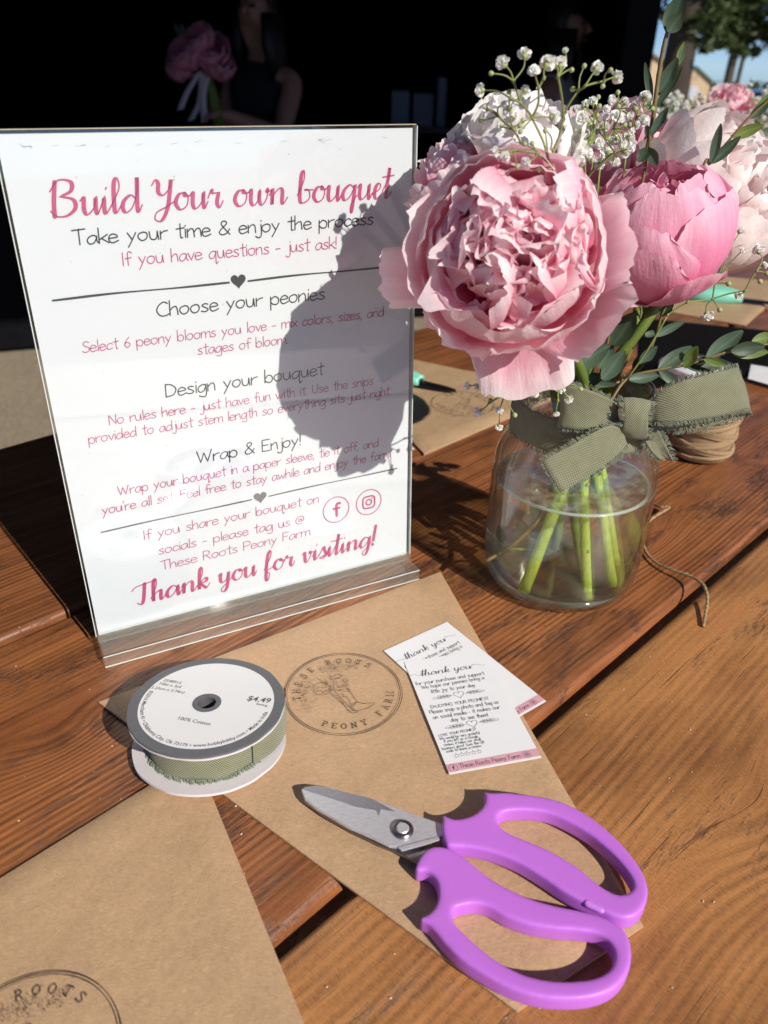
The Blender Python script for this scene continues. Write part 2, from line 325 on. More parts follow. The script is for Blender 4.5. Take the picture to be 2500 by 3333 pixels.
BRUSH = {
'B':(16,"2 19 1 8 1 0;-1 14 4 20 11 19 11 14 5 11 5 11 12 9 13 4 8 0 2 0 -1 3"),'u':(12,"0 8 2 10 2 3 4 0 8 4 9 10 9 10 9 3 10 0 12 4"),'i':(6,"0 4 2 10 2 10 2 3 3 0 6 4;3 14 3.6 15"),
'l':(6,"0 4 5 14 4 20 2 17 2 4 3 0 6 4"),'d':(13,"9 8 6 10 2 7 1 3 3 0 7 3 10 12 10 20 10 20 10 3 11 0 13 4"),
'Y':(13,"-1 15 1 18 3 16 3 11 6 9 10 13 11 18 11 18 9 2 5 -6 1 -5 2 -1 8 2 13 5"),'o':(10,"7 10 3 9 1 4 4 0 8 2 9 7 7 10 7 8 10 8"),'r':(10,"0 6 2 11 3 9 7 9 7 9 6 3 8 0 10 4"),
'w':(15,"0 8 2 10 2 3 4 0 7 3 8 10 8 10 8 3 10 0 13 4 14 10 13 8 16 9"),'n':(13,"0 6 2 10 2 10 2 0 2 0 3 6 7 10 9 8 9 2 10 0 13 4"),
'b':(11,"0 5 4 14 4 20 2 17 2 2 5 0 9 3 8 8 5 8 11 8"),'q':(12,"9 8 6 10 2 7 1 3 3 0 7 3 10 10 10 10 9 -6 8 -8 8 -3 12 3"),'e':(8,"0 3 5 6 6 9 4 10 2 7 2 2 4 0 8 4"),
't':(7,"0 5 4 14 4 20 4 20 3 3 4 0 7 4;-1 14 8 15"),'T':(11,"6 18 5 4 3 0 0 2;-4 14 0 17 15 19"),'h':(12,"0 3 4 13 4 20 2 17 2 0 2 0 3 6 7 9 8 8 8 2 9 0 12 4"),
'a':(13,"9 8 6 10 2 7 1 3 3 0 7 3 10 10 10 10 10 3 11 0 13 4"),'k':(11,"0 3 4 13 4 20 2 17 2 0 2 0 3 6 7 10 8 7 3 5 3 5 7 1 8 0 11 4"),
'y':(12,"0 8 2 10 2 4 4 1 7 3 9 10 9 10 8 -4 5 -8 3 -5 8 0 12 4"),'f':(8,"0 3 5 14 5 20 3 18 2 10 2 -6 4 -8 5 -2 2 1 8 4"),'v':(10,"0 8 2 10 3 2 5 0 8 6 8 10 7 8 10 9"),
's':(8,"0 3 4 11 5 8 7 3 4 0 1 1 8 3"),'g':(12,"9 8 6 10 2 7 1 3 3 0 7 3 10 10 10 10 9 -4 6 -8 4 -5 9 0 12 4"),'!':(5,"3 19 2 5;1.5 1.5 2 0.5"),' ':(7,"")}
SLAB = {
'T':(12,"0 11 0 14 0 14 11 14 11 14 11 11;5.5 14 5.5 0;3 0 8 0"),'H':(13,"2 14 2 0;10 14 10 0;2 7 10 7;0 14 4 14;8 14 12 14;0 0 4 0;8 0 12 0"),'E':(11,"0 14 9 14 9 14 9 11;2 14 2 0;0 0 9 0 9 0 9 3;2 7 6 7"),
'S':(10,"8 12 4 14 1 11 4 8 8 5 7 1 3 0 0 2;8 14 8 11;0 3 0 0"),'R':(12,"0 14 6 14 9 11 6 7 2 7;2 14 2 0;0 0 4 0;6 7 9 0 9 0 11 0"),'O':(12,"5 14 1 11 0 7 1 3 5 0 9 3 10 7 9 11 5 14"),
'P':(11,"0 14 6 14 9 11 6 7 2 7;2 14 2 0;0 0 4 0"),'N':(13,"0 14 2 14 2 14 10 0;2 14 2 0;10 14 10 0;8 14 12 14;0 0 4 0"),'Y':(12,"1 14 5.5 7 5.5 7 10 14;5.5 7 5.5 0;3 0 8 0;0 14 3 14;8 14 11 14"),
'F':(11,"0 14 9 14 9 14 9 11;2 14 2 0;0 0 4 0;2 7 6 7"),'A':(13,"2 0 6 14 6 14 10 0;4 5 8 5;0 0 4 0;8 0 12 0;4 14 6 14"),'M':(15,"2 0 2 14 2 14 7 4 7 4 12 14 12 14 12 0;0 14 2 14;12 14 14 14;0 0 4 0;10 0 14 0")}
def smooth_line(p, k=5, closed=False):
    out = []; n = len(p)
    if n < 3: return [Vector(q) for q in p]
    p = [Vector(q) for q in p]
    for i in range(n if closed else n-1):
        p1, p2 = p[i], p[(i+1) % n]
        if (p2-p1).length < 1e-9: out.append(p1); continue
        p0 = p[(i-1) % n] if (closed or i > 0) else p1*2-p2
        p3 = p[(i+2) % n] if (closed or i < n-2) else p2*2-p1
        if (p0-p1).length < 1e-9: p0 = p1*2-p2
        if (p3-p2).length < 1e-9: p3 = p2*2-p1
        for j in range(k):
            t = j/k
            out.append(.5*((2*p1) + (p2-p0)*t + (2*p0-5*p1+4*p2-p3)*t*t + (3*p1-p0-3*p2+p3)*t**3))
    if not closed: out.append(p[-1])
    return out
def ribbon2d(mb, pts, wid, F):      # flat pen stroke; pts are 2-D, wid a number or fn(direction, s), F places it
    pts = [q for i, q in enumerate(pts) if i == 0 or (q-pts[i-1]).length > 1e-7]
    n = len(pts)
    if n < 2: return
    L, Rr = [], []
    for i, q in enumerate(pts):
        d = (pts[min(i+1, n-1)]-pts[max(i-1, 0)])
        d = d.normalized() if d.length > 1e-9 else Vector((1, 0))
        wv = wid(d, i/(n-1)) if callable(wid) else wid
        nn = Vector((-d.y, d.x))*wv/2
        L.append(q+nn); Rr.append(q-nn)
        if i in (0, n-1):
            e = d*wv/2*(1 if i else -1)
            if i == 0: L[0] = q+nn*.6+e*.9; Rr[0] = q-nn*.6+e*.9; L.append(q+nn); Rr.append(q-nn)
            else: L.append(q+nn*.6+e*.9); Rr.append(q-nn*.6+e*.9)
    mb.grid([[F(a) for a in Rr], [F(a) for a in L]])
def glyph(mb, font, ch, O, sx, sy, F, wid, k=5):
    for st in font[ch][1].split(';'):
        a = [float(q) for q in st.split()]
        p = [Vector((O[0]+a[i]*sx, O[1]+a[i+1]*sy)) for i in range(0, len(a)-1, 2)]
        if len(p) > 1: ribbon2d(mb, smooth_line(p, k), wid, F)
def twidth(font, s): return sum(font[c][0] for c in s)
def write(mb, font, s, x0, x1, y0, y1, sy, F, wid, slant=0, k=5, jit=0):
    # fit the line between the two baseline ends
    sx = (x1-x0)/max(twidth(font, s), 1); x = x0; rnd = random.Random(len(s))
    for c in s:
        f = (x-x0)/(x1-x0); y = y0+(y1-y0)*f + (rnd.random()-.5)*jit
        G = (lambda q, xx=x, yy=y: F(Vector((q.x+(q.y-yy)*slant, q.y)))) if slant else F
        glyph(mb, font, c, (x, y), sx, sy, G, wid, k); x += font[c][0]*sx
def brushw(thin, thick): return lambda d, s: thin + (thick-thin)*max(0, -d.y)**1.2
def fill2d(mb, pts, F):
    n = len(pts); vs = [F(Vector(q)) for q in pts]; mb.add(vs, [tuple(range(n))])
def heart2d(c, s): return [Vector((c[0]+s*16*math.sin(t)**3/16, c[1]+s*(13*math.cos(t)-5*math.cos(2*t)-2*math.cos(3*t)-math.cos(4*t))/16)) for t in [2*math.pi*i/40 for i in range(40)]]
def ring2d(mb, c, r, wid, F, n=48, a0=0, a1=2*math.pi):
    P = [Vector((c[0]+r*math.cos(a0+(a1-a0)*i/n), c[1]+r*math.sin(a0+(a1-a0)*i/n))) for i in range(n+1)]
    ribbon2d(mb, P, wid, F)
def rrect2d(c, w_, h_, r, n=5):
    out = []
    for (sx, sy, a) in ((1, 1, 0), (-1, 1, 90), (-1, -1, 180), (1, -1, 270)):
        for i in range(n+1):
            t = R(a+90*i/n); out.append(Vector((c[0]+sx*(w_/2-r)+r*math.cos(t), c[1]+sy*(h_/2-r)+r*math.sin(t))))
    return out
def icon_camera(mb, c, s, F):      # rounded square, ring and dot in a circle
    ring2d(mb, c, s, s*.07, F)
    q = rrect2d(c, s*.95, s*.95, s*.27); ribbon2d(mb, q+[q[0]], s*.12, F)
    ring2d(mb, c, s*.22, s*.11, F, 24); fill2d(mb, [Vector((c[0]+s*.27+s*.06*math.cos(t*.6), c[1]+s*.27+s*.06*math.sin(t*.6))) for t in range(10)], F)
def icon_f(mb, c, s, F):
    ring2d(mb, c, s, s*.07, F)
    X = lambda x, y: Vector((c[0]+x*s, c[1]+y*s))
    ribbon2d(mb, smooth_line([X(.3, .46), X(.12, .46), X(.03, .3), X(.03, -.5), X(.03, -.5)], 5), s*.2, F)
    ribbon2d(mb, [X(-.2, .1), X(.25, .1)], s*.17, F)
_txt = None
def text_mesh(s, size, bold=0.0):
    cu = bpy.data.curves.new('writing', 'FONT'); cu.body = s; cu.size = size; cu.offset = bold; cu.resolution_u = 3
    o = bpy.data.objects.new('writing', cu); C.objects.link(o)
    dg = bpy.context.evaluated_depsgraph_get(); me = bpy.data.meshes.new_from_object(o.evaluated_get(dg))
    vs = [v.co.copy() for v in me.vertices]; fs = [tuple(p.vertices) for p in me.polygons]
    bpy.data.objects.remove(o); bpy.data.curves.remove(cu); bpy.data.meshes.remove(me)
    return vs, fs

# ================================================================== THE SETTING
TH = .79066; TD = Vector((math.cos(TH), math.sin(TH), 0)); TN = Vector((-math.sin(TH), math.cos(TH), 0))
def gz(d): return -.75 if d < 5 else -.75 - (d-5)*.045
# ground: one sheet to the horizon
def ground_mat():
    m, N = mat('ground_gravel'); v = N.mapping((1, 1, 1))
    a = N.noise(v, 90, 5, .7).outputs[0]; b = N.noise(v, 1.3, 4, .6).outputs[0]
    c = N.ramp(a, [(.3, (.19, .15, .105)), (.55, (.33, .27, .19)), (.75, (.42, .36, .27))])
    c = N.mix(.5, c, N.ramp(b, [(.3, (.7, .7, .65)), (.7, (1.1, 1.1, 1.1))]), 'MULTIPLY')
    p = N.n('BsdfPrincipled', {'Base Color': c, 'Roughness': .9}); N.t.links.new(N.bump(a, .5, .01), p.inputs['Normal'])
    N.out(p.outputs[0]); return m
g = MB(); ys = [-40, -8, -2, 0, 2, 3, 4, 5, 8, 14, 30, 60, 120, 250, 500, 900]; xs = [-900, -200, -60, -20, -6, -2, 0, 2, 6, 20, 60, 200, 900]
g.grid([[(x, y, gz(y)) for x in xs] for y in ys])
tag(g.build('ground', ground_mat()), kind='structure')

# ---- dark open shed behind the table
bw = Vector((math.cos(R(20.8)), math.sin(R(20.8)), 0)); bn = Vector((bw.y, -bw.x, 0)); A0 = Vector((-1.58, 3.07, -.75))
dr = ray(2080, 150); tt = (A0-EYE).dot(bn)/dr.dot(bn); cornr = EYE+dr*tt; cornr.z = -.75
BM_ = Matrix(((-bw.x, -bn.x, 0, cornr.x), (-bw.y, -bn.y, 0, cornr.y), (0, 0, 1, -.75), (0, 0, 0, 1)))   # x: leftwards along the front, y: into the shed
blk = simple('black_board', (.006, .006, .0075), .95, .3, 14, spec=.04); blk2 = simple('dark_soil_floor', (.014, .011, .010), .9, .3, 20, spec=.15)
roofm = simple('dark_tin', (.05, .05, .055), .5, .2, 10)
barn = thing('open_shed', 'black open fronted shed in deep shade behind the table', 'shed', cornr)
DW, DD, HH = 7.5, 4.2, 2.35
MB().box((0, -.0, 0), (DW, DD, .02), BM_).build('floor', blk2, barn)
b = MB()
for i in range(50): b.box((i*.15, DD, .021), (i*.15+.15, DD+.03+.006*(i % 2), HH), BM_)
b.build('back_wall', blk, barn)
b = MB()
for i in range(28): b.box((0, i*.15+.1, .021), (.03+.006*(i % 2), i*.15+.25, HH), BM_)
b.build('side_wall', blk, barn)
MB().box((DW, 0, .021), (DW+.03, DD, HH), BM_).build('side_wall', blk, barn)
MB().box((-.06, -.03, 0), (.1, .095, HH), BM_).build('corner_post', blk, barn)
MB().box((-.9, -2.95, HH+.001), (DW+.2, DD+.2, HH+.07), BM_).build('roof', roofm, barn)  # long overhang added out of view to keep sun out of the shed
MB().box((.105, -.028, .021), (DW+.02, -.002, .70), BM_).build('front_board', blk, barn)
dimmer, N = mat('dimming_film'); N.out(N.n('BsdfTransparent', {0: (.80, .80, .83, 1)}).outputs[0])  # no real screen: sheet added over the opening to dim the shed
MB().box((.102, -.020, .702), (DW, -.014, 1.428), BM_).build('dimming_sheet', dimmer, barn)
MB().box((-.05, -.028, 1.43), (DW+.02, -.002, HH), BM_).build('shade_header', blk, barn)  # made-up header above the view, cuts sky light inside
for x in (.2, DW-.2): MB().box((x-.05, -2.85, -.1), (x+.05, -2.75, HH), BM_).build('shade_roof_post', blk, barn)  # unseen posts carrying the added shading overhang

# ---- picnic table
TX0, TX1 = -1.1, 1.75
tloc = Vector((.0, .45, -.75))
table = thing('picnic_table', 'brown stained wooden plank table under the sign and flowers', 'table', tloc)
def plank(n0, n1, m, seed, lip=.005):
    mb = MB(); T = .038; r = lip
    prof = [(n0, -T)] + [(n0, -r)] + [(n0+r-r*math.cos(a), -r+r*math.sin(a)) for a in [R(q) for q in (22, 45, 68, 90)]]
    prof += [(n1-r+r*math.sin(a), -r+r*math.cos(a)) for a in [R(q) for q in (0, 22, 45, 68)]] + [(n1, -r), (n1, -T)]
    # fine upper subdivision across so the board can cup slightly
    k = prof.index(min(prof[5:7], key=lambda q: q[0])) if False else 5
    mid = [(n0+r + (n1-n0-2*r)*i/12, .0) for i in range(1, 12)]
    prof = prof[:6] + mid + prof[6:]
    xs = [TX0+(TX1-TX0)*i/90 for i in range(91)]
    P = []
    for x in xs:
        row = []
        for i, (y, z) in enumerate(prof):
            e = noise.noise(Vector((x*9+seed, y*40, seed)))*.0012 if i in (1, 2, 3, len(prof)-3, len(prof)-2, len(prof)-4) else 0
            row.append(Vector((x, y+e, z)))
        P.append(row)
    mb.grid([list(reversed(q)) for q in P])
    for q, fl in ((P[0], 0), (P[-1], 1)):
        mb.add(q, [tuple(range(len(q))) if fl else tuple(range(len(q)-1, -1, -1))])
    o = mb.build('plank', m, None, auto=50)
    o.parent = table; o.location = -tloc; o.rotation_euler = (0, 0, TH); return o
W1 = wood('wood_front', (.35, .156, .053), (.10, .038, .012), .0, 1, .62, ((.335, .035, .030), (.425, .018, .022), (-.02, .085, .02)), .40, .10)
W2 = wood('wood_middle', (.33, .122, .043), (.045, .016, .008), .34, 4, .20, ((.095, .335, .018), (.52, .23, .02), (-.02, .21, .016)), .33, .10, 1500.0)
W3 = wood('wood_back', (.30, .112, .042), (.055, .020, .010), .10, 7, .12, ((.25, .55, .02),), .32, .09, 1400.0)
plank(-.395, -.121, W1, 11); plank(-.113, .1610, W1, 2); plank(.1685, .4395, W2, 5, .007); plank(.4445, .722, W3, 9)
lw_ = wood('wood_frame', (.16, .06, .02), (.04, .017, .008), 0, 3)
MT = Matrix.Rotation(TH, 4, 'Z')
for x in (-.75, 1.35):
    MB().box((x-.045, -.36, -.13), (x+.045, .69, -.0385), MT).build('batten', lw_, table)
    for y in (-.3, .58): MB().box((x+.046, y, -.75), (x+.09, y+.09, -.0386), MT).build('leg', lw_, table)

# ---- far things to the right of the shed
def house(name, label, u0, u1, v_eave, u_ap, v_ap, Y, depth, wallm, roofm_):
    l = at(u0, v_eave, Y); r = at(u1, v_eave, Y); ap = at(u_ap, v_ap, Y); zb = gz(Y)-.3
    h = thing(name, label, 'house', (l.x, Y, zb)); b = MB()
    fr = [(l.x, zb), (r.x, zb), (r.x, r.z), (ap.x, ap.z), (l.x, l.z)]
    vs = [Vector((x, Y, z)) for x, z in fr] + [Vector((x, Y+depth, z)) for x, z in fr]
    b.add(vs, [(0, 1, 2, 3, 4), (9, 8, 7, 6, 5)] + [(i, i+5, (i+1) % 5+5, (i+1) % 5) for i in (0, 1, 4)])
    b.build('wall', wallm, h)
    rb = MB(); ov = .3; tk = .18
    for (e, s) in ((l, -1), (r, 1)):
        d = Vector((ap.x-e.x, 0, ap.z-e.z)).normalized(); o = Vector((e.x, 0, e.z))-d*ov; a = Vector((ap.x, 0, ap.z)); n_ = Vector((-d.z, 0, d.x)); n_ = n_ if n_.z > 0 else -n_
        q = [o+n_*.02, a+n_*.02, a+n_*.02+Vector((0, 0, tk)), o+n_*tk]
        vs = [p+Vector((0, Y-ov, 0)) for p in q] + [p+Vector((0, Y+depth+ov, 0)) for p in q]
        rb.add(vs, [(0, 1, 2, 3), (7, 6, 5, 4), (0, 4, 5, 1), (1, 5, 6, 2), (2, 6, 7, 3), (3, 7, 4, 0)])
    rb.build('roof', roofm_, h)
    cx = (l.x+r.x)/2; wd = (r.x-l.x)
    wn = MB().box((cx-wd*.13, Y-.05, l.z-wd*.42), (cx+wd*.13, Y-.01, l.z-wd*.12)).build('window', simple('pale_glass', (.55, .6, .66), .15), h)
    MB().box((cx-wd*.012, Y-.07, l.z-wd*.42), (cx+wd*.012, Y-.052, l.z-wd*.12)).build('frame', PAPER, wn)
    MB().lathe([(.0, 0), (wd*.07, 0)], n=20, M=Matrix.Translation((cx, Y-.02, l.z+wd*.13)) @ Matrix.Rotation(R(90), 4, 'X')).build('vent', simple('vent_tan', (.42, .32, .2), .7), h)
    return h
tan = simple('tan_siding', (.58, .43, .27), .8, .06, 3); tan2 = simple('tan_siding_near', (.62, .46, .29), .8, .06, 3)
grn = simple('green_metal_roof', (.09, .19, .13), .5, .1, 2); gry = simple('grey_roof', (.2, .2, .2), .6, .1, 2)
house('house', 'tan gabled house right beside the dark tree trunk, green roof slope', 2212, 2314, 266, 2266, 221, 100, 7, tan, grn)
house('house', 'tan house with pale windows between the shed edge and the tree trunk', 2040, 2160, 205, 2118, 176, 90, 6, tan2, gry)
bark = simple('bark', (.045, .032, .024), .9, .5, 3, .8, 9); bark2 = simple('grey_bark', (.07, .06, .045), .9, .5, 3)
pine = leaf_mat('pine_leaf', (.045, .065, .018), (.10, .14, .03), .25); pine2 = leaf_mat('hedge_leaf', (.03, .05, .025), (.05, .09, .02), .2)
def crown(mb, c, rad, n, sz, rnd, flat=.75):
    # many leaf-sized faces gathered in clumps with gaps between
    clumps = []
    for i in range(max(6, n//60)):
        d = Vector((rnd.gauss(0, 1), rnd.gauss(0, 1), rnd.gauss(0, 1))).normalized()*rad*rnd.random()**.4
        clumps.append((c+Vector((d.x, d.y, d.z*flat)), rad*rnd.uniform(.16, .34)))
    for i in range(n):
        q, r_ = rnd.choice(clumps)
        p = q+Vector((rnd.gauss(0, .5), rnd.gauss(0, .5), rnd.gauss(0, .4)))*r_
        a = Vector((rnd.gauss(0, 1), rnd.gauss(0, 1), rnd.gauss(0, .6))).normalized(); b_ = a.orthogonal().normalized(); s = sz*rnd.uniform(.6, 1.4)
        b_ = (b_*math.cos(i)+a.cross(b_)*math.sin(i))*s*.35
        mb.add([p-a*s, p+b_, p+a*s, p-b_], [(0, 1, 2, 3)], [rnd.random()]*4)
def tree(name, label, u, Y, tr, h, clumps, sz, mt, seed, lean=0, br=bark, group=None):
    rnd = random.Random(seed); b0 = at(u, 330, Y); b0.z = gz(Y)-.1
    t = thing(name, label, 'tree', b0, group)
    pts = [b0+Vector((lean*(k/8)*h+rnd.uniform(-.05, .05)*tr*3, 0, h*k/8)) for k in range(9)]
    mb = MB().tube(pts, [tr*(1.25-.75*k/8) for k in range(9)], 12)
    for (uu, vv, rr, n) in clumps:
        q = at(uu, vv, Y); f = min(1, max(.35, (q.z-b0.z-rr*.5)/h)); s = b0+Vector((lean*f*h, 0, h*f))
        mb.tube([s, (s+q)/2+Vector((0, 0, rr*.15)), q], [tr*.45, tr*.25, tr*.08], 6)
    mb.build('trunk', br, t, smooth=True)
    cb = MB()
    for (uu, vv, rr, n) in clumps: crown(cb, at(uu, vv, Y)+Vector((0, rnd.uniform(-.5, .5)*rr, 0)), rr, n, sz, rnd)
    cb.build('crown', mt, t); return t
tree('pine_tree', 'dark thick tree trunk rising between the two tan houses', 2186, 13, .20, 6.5, [(2205, -260, 1.2, 1400), (2290, -120, .7, 900), (2275, 20, .55, 900), (2285, 110, .33, 500)], .075, pine, 3)
tree('pine_tree', 'tall thin trunked tree with ragged dark olive crown at upper right', 2352, 24, .11, 7.5, [(2330, 30, 1.0, 1500), (2400, -40, 1.2, 1500), (2425, 75, .85, 1200), (2340, 110, .6, 800), (2480, 60, .8, 900), (2485, 120, .35, 300), (2440, 150, .3, 160)], .12, pine, 5, .012, bark2)
tree('pine_tree', 'pale slender trunk beside the taller thin trunked tree', 2385, 30, .07, 7.5, [(2455, -120, 1.4, 1300), (2380, -90, 1.2, 900)], .14, pine, 8, .012, bark2)
hb = MB(); rnd = random.Random(4)
for i in range(60): crown(hb, at(2200+i*12, 318+rnd.uniform(-6, 6), 150), 3.2, 70, .8, rnd)
tag(hb.build('far_wood', pine2), 'dark band of distant woodland under the sky at far right', 'woodland', kind='stuff')
# parked car, far right behind the flowers
cq = at(2475, 345, 26); cz = gz(26)
car = thing('parked_car', 'dark car parked far behind the flowers at the right edge', 'car', (cq.x, 26, cz))
cpaint = simple('dark_car_paint', (.02, .03, .04), .25, .1, 5, coat=.6); cglass = simple('car_glass', (.05, .09, .11), .08); tyre = simple('tyre', (.015, .015, .015), .8)
def carM(): return Matrix.Translation((cq.x, 26, cz)) @ Matrix.Rotation(R(20), 4, 'Z') @ Matrix.Rotation(R(90), 4, 'X')
prof = [(-2.1, .35), (-2.15, .75), (-1.9, .92), (-1.2, 1.0), (-.7, 1.42), (.7, 1.47), (1.45, 1.05), (2.1, .95), (2.15, .4)]
o = MB().prism(prof, -.85, .85, carM()).build('body', cpaint, car, auto=30)
bv = o.modifiers.new('b', 'BEVEL'); bv.width = .06; bv.segments = 2
for s in (-.86, .852): MB().prism([(-1.05, 1.0), (-.62, 1.36), (.62, 1.4), (1.25, 1.04)], s, s+.008, carM()).build('window', cglass, car)
for x in (-1.35, 1.35):
    for s in (-.88, .70):
        wl = MB().lathe([(0, 0), (.2, .0), (.22, .0), (.33, .02), (.34, .16), (.33, .18), (.2, .18), (0, .18)], (x, .33, s), 24, carM()).build('wheel', tyre, car, smooth=True)

# ---- people and things in the shade of the shed
def skin_body(name, joints, bones, m, parent, sub=2):
    me = bpy.data.meshes.new(name); me.from_pydata([q[0] for q in joints], bones, [])
    o = bpy.data.objects.new(name, me); C.objects.link(o)
    md = o.modifiers.new('s', 'SKIN'); md.use_smooth_shade = True
    for i, q in enumerate(joints):
        sv = me.skin_vertices[0].data[i]; sv.radius = q[1] if isinstance(q[1], tuple) else (q[1], q[1]); sv.use_root = (i == 0)
    sb = o.modifiers.new('u', 'SUBSURF'); sb.levels = sb.render_levels = sub
    dg = bpy.context.evaluated_depsgraph_get(); m2 = bpy.data.meshes.new_from_object(o.evaluated_get(dg))
    bpy.data.objects.remove(o); bpy.data.meshes.remove(me)
    m2.name = name; m2.materials.clear(); m2.materials.append(m); m2.polygons.foreach_set('use_smooth', [True]*len(m2.polygons))
    o = bpy.data.objects.new(name, m2); C.objects.link(o)
    if parent is not None: put(o, parent)
    return o
skinm = simple('skin', (.46, .25, .17), .5, .06, 20); hairm = simple('dark_hair', (.015, .010, .008), .45, .4, 60)
def person(label, head, yaw, top, lhand=None, profile=0):
    # seated figure; head = world centre of the head, yaw = facing (0 looks towards -y)
    t = thing('person', label, 'person', (head.x, head.y, -.73))
    Mx = Matrix.Translation(head) @ Matrix.Rotation(yaw, 4, 'Z')
    X = lambda x, y, z: Mx @ Vector((x, y, z))
    L = Mx.inverted()
    lh = L @ lhand if lhand is not None else Vector((.16, -.36, -.60))
    el = (Vector((.21, -.02, -.34))+lh)/2 + Vector((.05, .06, -.10))
    J = [(X(0, .03, -.76), (.15, .12)), (X(0, .03, -.58), (.125, .095)), (X(0, .02, -.38), (.14, .10)), (X(0, .03, -.24), (.10, .07)), (X(0, .03, -.15), .052), (X(0, .025, -.08), .055), (X(0, .0, .0), (.078, .092)), (X(0, 0, .075), (.07, .085)),
         (X(.16, .03, -.25), .055), (X(*el), .042), (X(*lh), .03), (X(-.16, .03, -.25), .055), (X(-.235, .02, -.50), .043), (X(-.13, -.26, -.60), .03),
         (X(.1, .0, -.80), .085), (X(.12, -.42, -.78), .065), (X(.12, -.42, -1.2), .042), (X(-.1, .0, -.80), .085), (X(-.12, -.42, -.78), .065), (X(-.12, -.42, -1.2), .042),
         (X(.12, -.54, -1.23), .035), (X(-.12, -.54, -1.23), .035), (X(0, -.03, -.095), (.045, .05))]
    B = [(0, 1), (1, 2), (2, 3), (3, 4), (4, 5), (5, 6), (6, 7), (3, 8), (8, 9), (9, 10), (3, 11), (11, 12), (12, 13), (0, 14), (14, 15), (15, 16), (0, 17), (17, 18), (18, 19), (16, 20), (19, 21), (5, 22)]
    # hands: five fingers each, rooted at the wrists
    for (wi, sgn) in ((10, 1), (13, -1)):
        wv = L @ J[wi][0]; base = len(J)
        J.append((X(*(wv+Vector((0, -.05, 0)))), .026)); B.append((wi, base))
        for k in range(5):
            a = wv+Vector((sgn*(.026-.013*k), -.075, .008*math.sin(k))) if k else wv+Vector((-sgn*.035, -.04, .02))
            b_ = a+Vector((0, -.03+.004*abs(k-2), -.016)); J.append((X(*a), .0095)); J.append((X(*b_), .0075)); n = len(J)
            B += [(base, n-2), (n-2, n-1)]
    body = skin_body('body', J, B, skinm, t)
    # face: nose, eyes, mouth, ears set into the head
    MB().tube([X(0, -.080, .03), X(0, -.104, -.005), X(0, -.084, -.014)], [.008, .013, .008], 8).build('nose', skinm, body, smooth=True)
    for s in (-1, 1):
        MB().tube([X(s*.076, .0, .02), X(s*.084, .012, -.01), X(s*.076, .005, -.035)], [.008, .014, .008], 8).build('ear', skinm, body, smooth=True)
        MB().tube([X(s*.018, -.083, .022), X(s*.045, -.078, .022)], [.005, .005], 8).build('eye', hairm, body, smooth=True)
    MB().tube([X(-.022, -.086, -.045), X(0, -.092, -.043), X(.022, -.086, -.045)], [.003, .006, .003], 8).build('mouth', simple('lips', (.38, .13, .11), .4), body, smooth=True)
    hr = MB(); P = []
    for i in range(15):
        th = math.pi*.62*i/14; row = []
        for k in range(28):
            a = 2*math.pi*k/28; fx = math.sin(a); fy = -math.cos(a)
            lim = 1 if fy > -.35 else .62
            th2 = th*lim; rr = .105+.006*noise.noise(Vector((a*3, th*4, 1)))
            row.append(X(fx*math.sin(th2)*rr*.92, fy*math.sin(th2)*rr*1.06+.012, math.cos(th2)*rr*1.02+.035))
        P.append(row)
    hr.grid(P, wrap=True)
    for s in range(26):
        a = math.pi*(.30+1.4*s/25); q0 = X(math.sin(a)*.09, -math.cos(a)*.1+.012, .0)
        hr.tube([q0, q0+Vector((0, .0, -.12)), X(math.sin(a)*.115, -math.cos(a)*.10+.03, -.27+.02*math.sin(s*2.3))], [.022, .024, .008], 6)
    hr.build('hair', hairm, t, smooth=True)
    J2 = [(X(0, .03, -.80), (.165, .135)), (X(0, .03, -.58), (.142, .112)), (X(0, .02, -.36), (.160, .122)), (X(0, .03, -.235), (.125, .088)), (X(0, .03, -.175), (.066, .064)), (X(.125, .03, -.24), .066), (X(-.125, .03, -.24), .066)]
    skin_body('top', J2, [(0, 1), (1, 2), (2, 3), (3, 4), (3, 5), (3, 6)], top, t)
    J3 = [(X(0, .02, -.78), (.155, .125)), (X(.1, -.02, -.80), .095), (X(.12, -.42, -.78), .075), (X(.12, -.42, -1.15), .052), (X(-.1, -.02, -.80), .095), (X(-.12, -.42, -.78), .075), (X(-.12, -.42, -1.15), .052)]
    skin_body('trousers', J3, [(0, 1), (1, 2), (2, 3), (0, 4), (4, 5), (5, 6)], simple('dark_denim', (.02, .025, .04), .85), t)
    return t
hd1 = at(835, 42, 3.95); hand1 = at(725, 372, 3.62)
person('woman with long dark hair in a black sleeveless top holding a pink bouquet', hd1, R(-24), simple('black_cloth', (.01, .01, .012), .8), hand1)
hd2 = at(1850, 95, 4.32)
person('dark haired person in a white top seated in profile at the shed', hd2, R(62), simple('white_cloth', (.35, .35, .37), .8))
def bench(q, ln, yaw, label):
    t = thing('bench', label, 'bench', (q.x, q.y, -.73)); M = Matrix.Translation((q.x, q.y, -.73)) @ Matrix.Rotation(yaw, 4, 'Z')
    MB().box((-ln/2, -.17, .36), (ln/2, .17, .40), M).build('seat', lw_, t)
    for x in (-ln/2+.1, ln/2-.16): MB().box((x, -.14, 0), (x+.06, .14, .36), M).build('leg', lw_, t)
bench(Vector((hd1.x, hd1.y+.05, 0)), 1.0, R(-10), 'dark wooden bench under the woman holding the bouquet')
bench(Vector((hd2.x, hd2.y+.02, 0)), .8, R(40), 'dark wooden bench under the person in the white top')
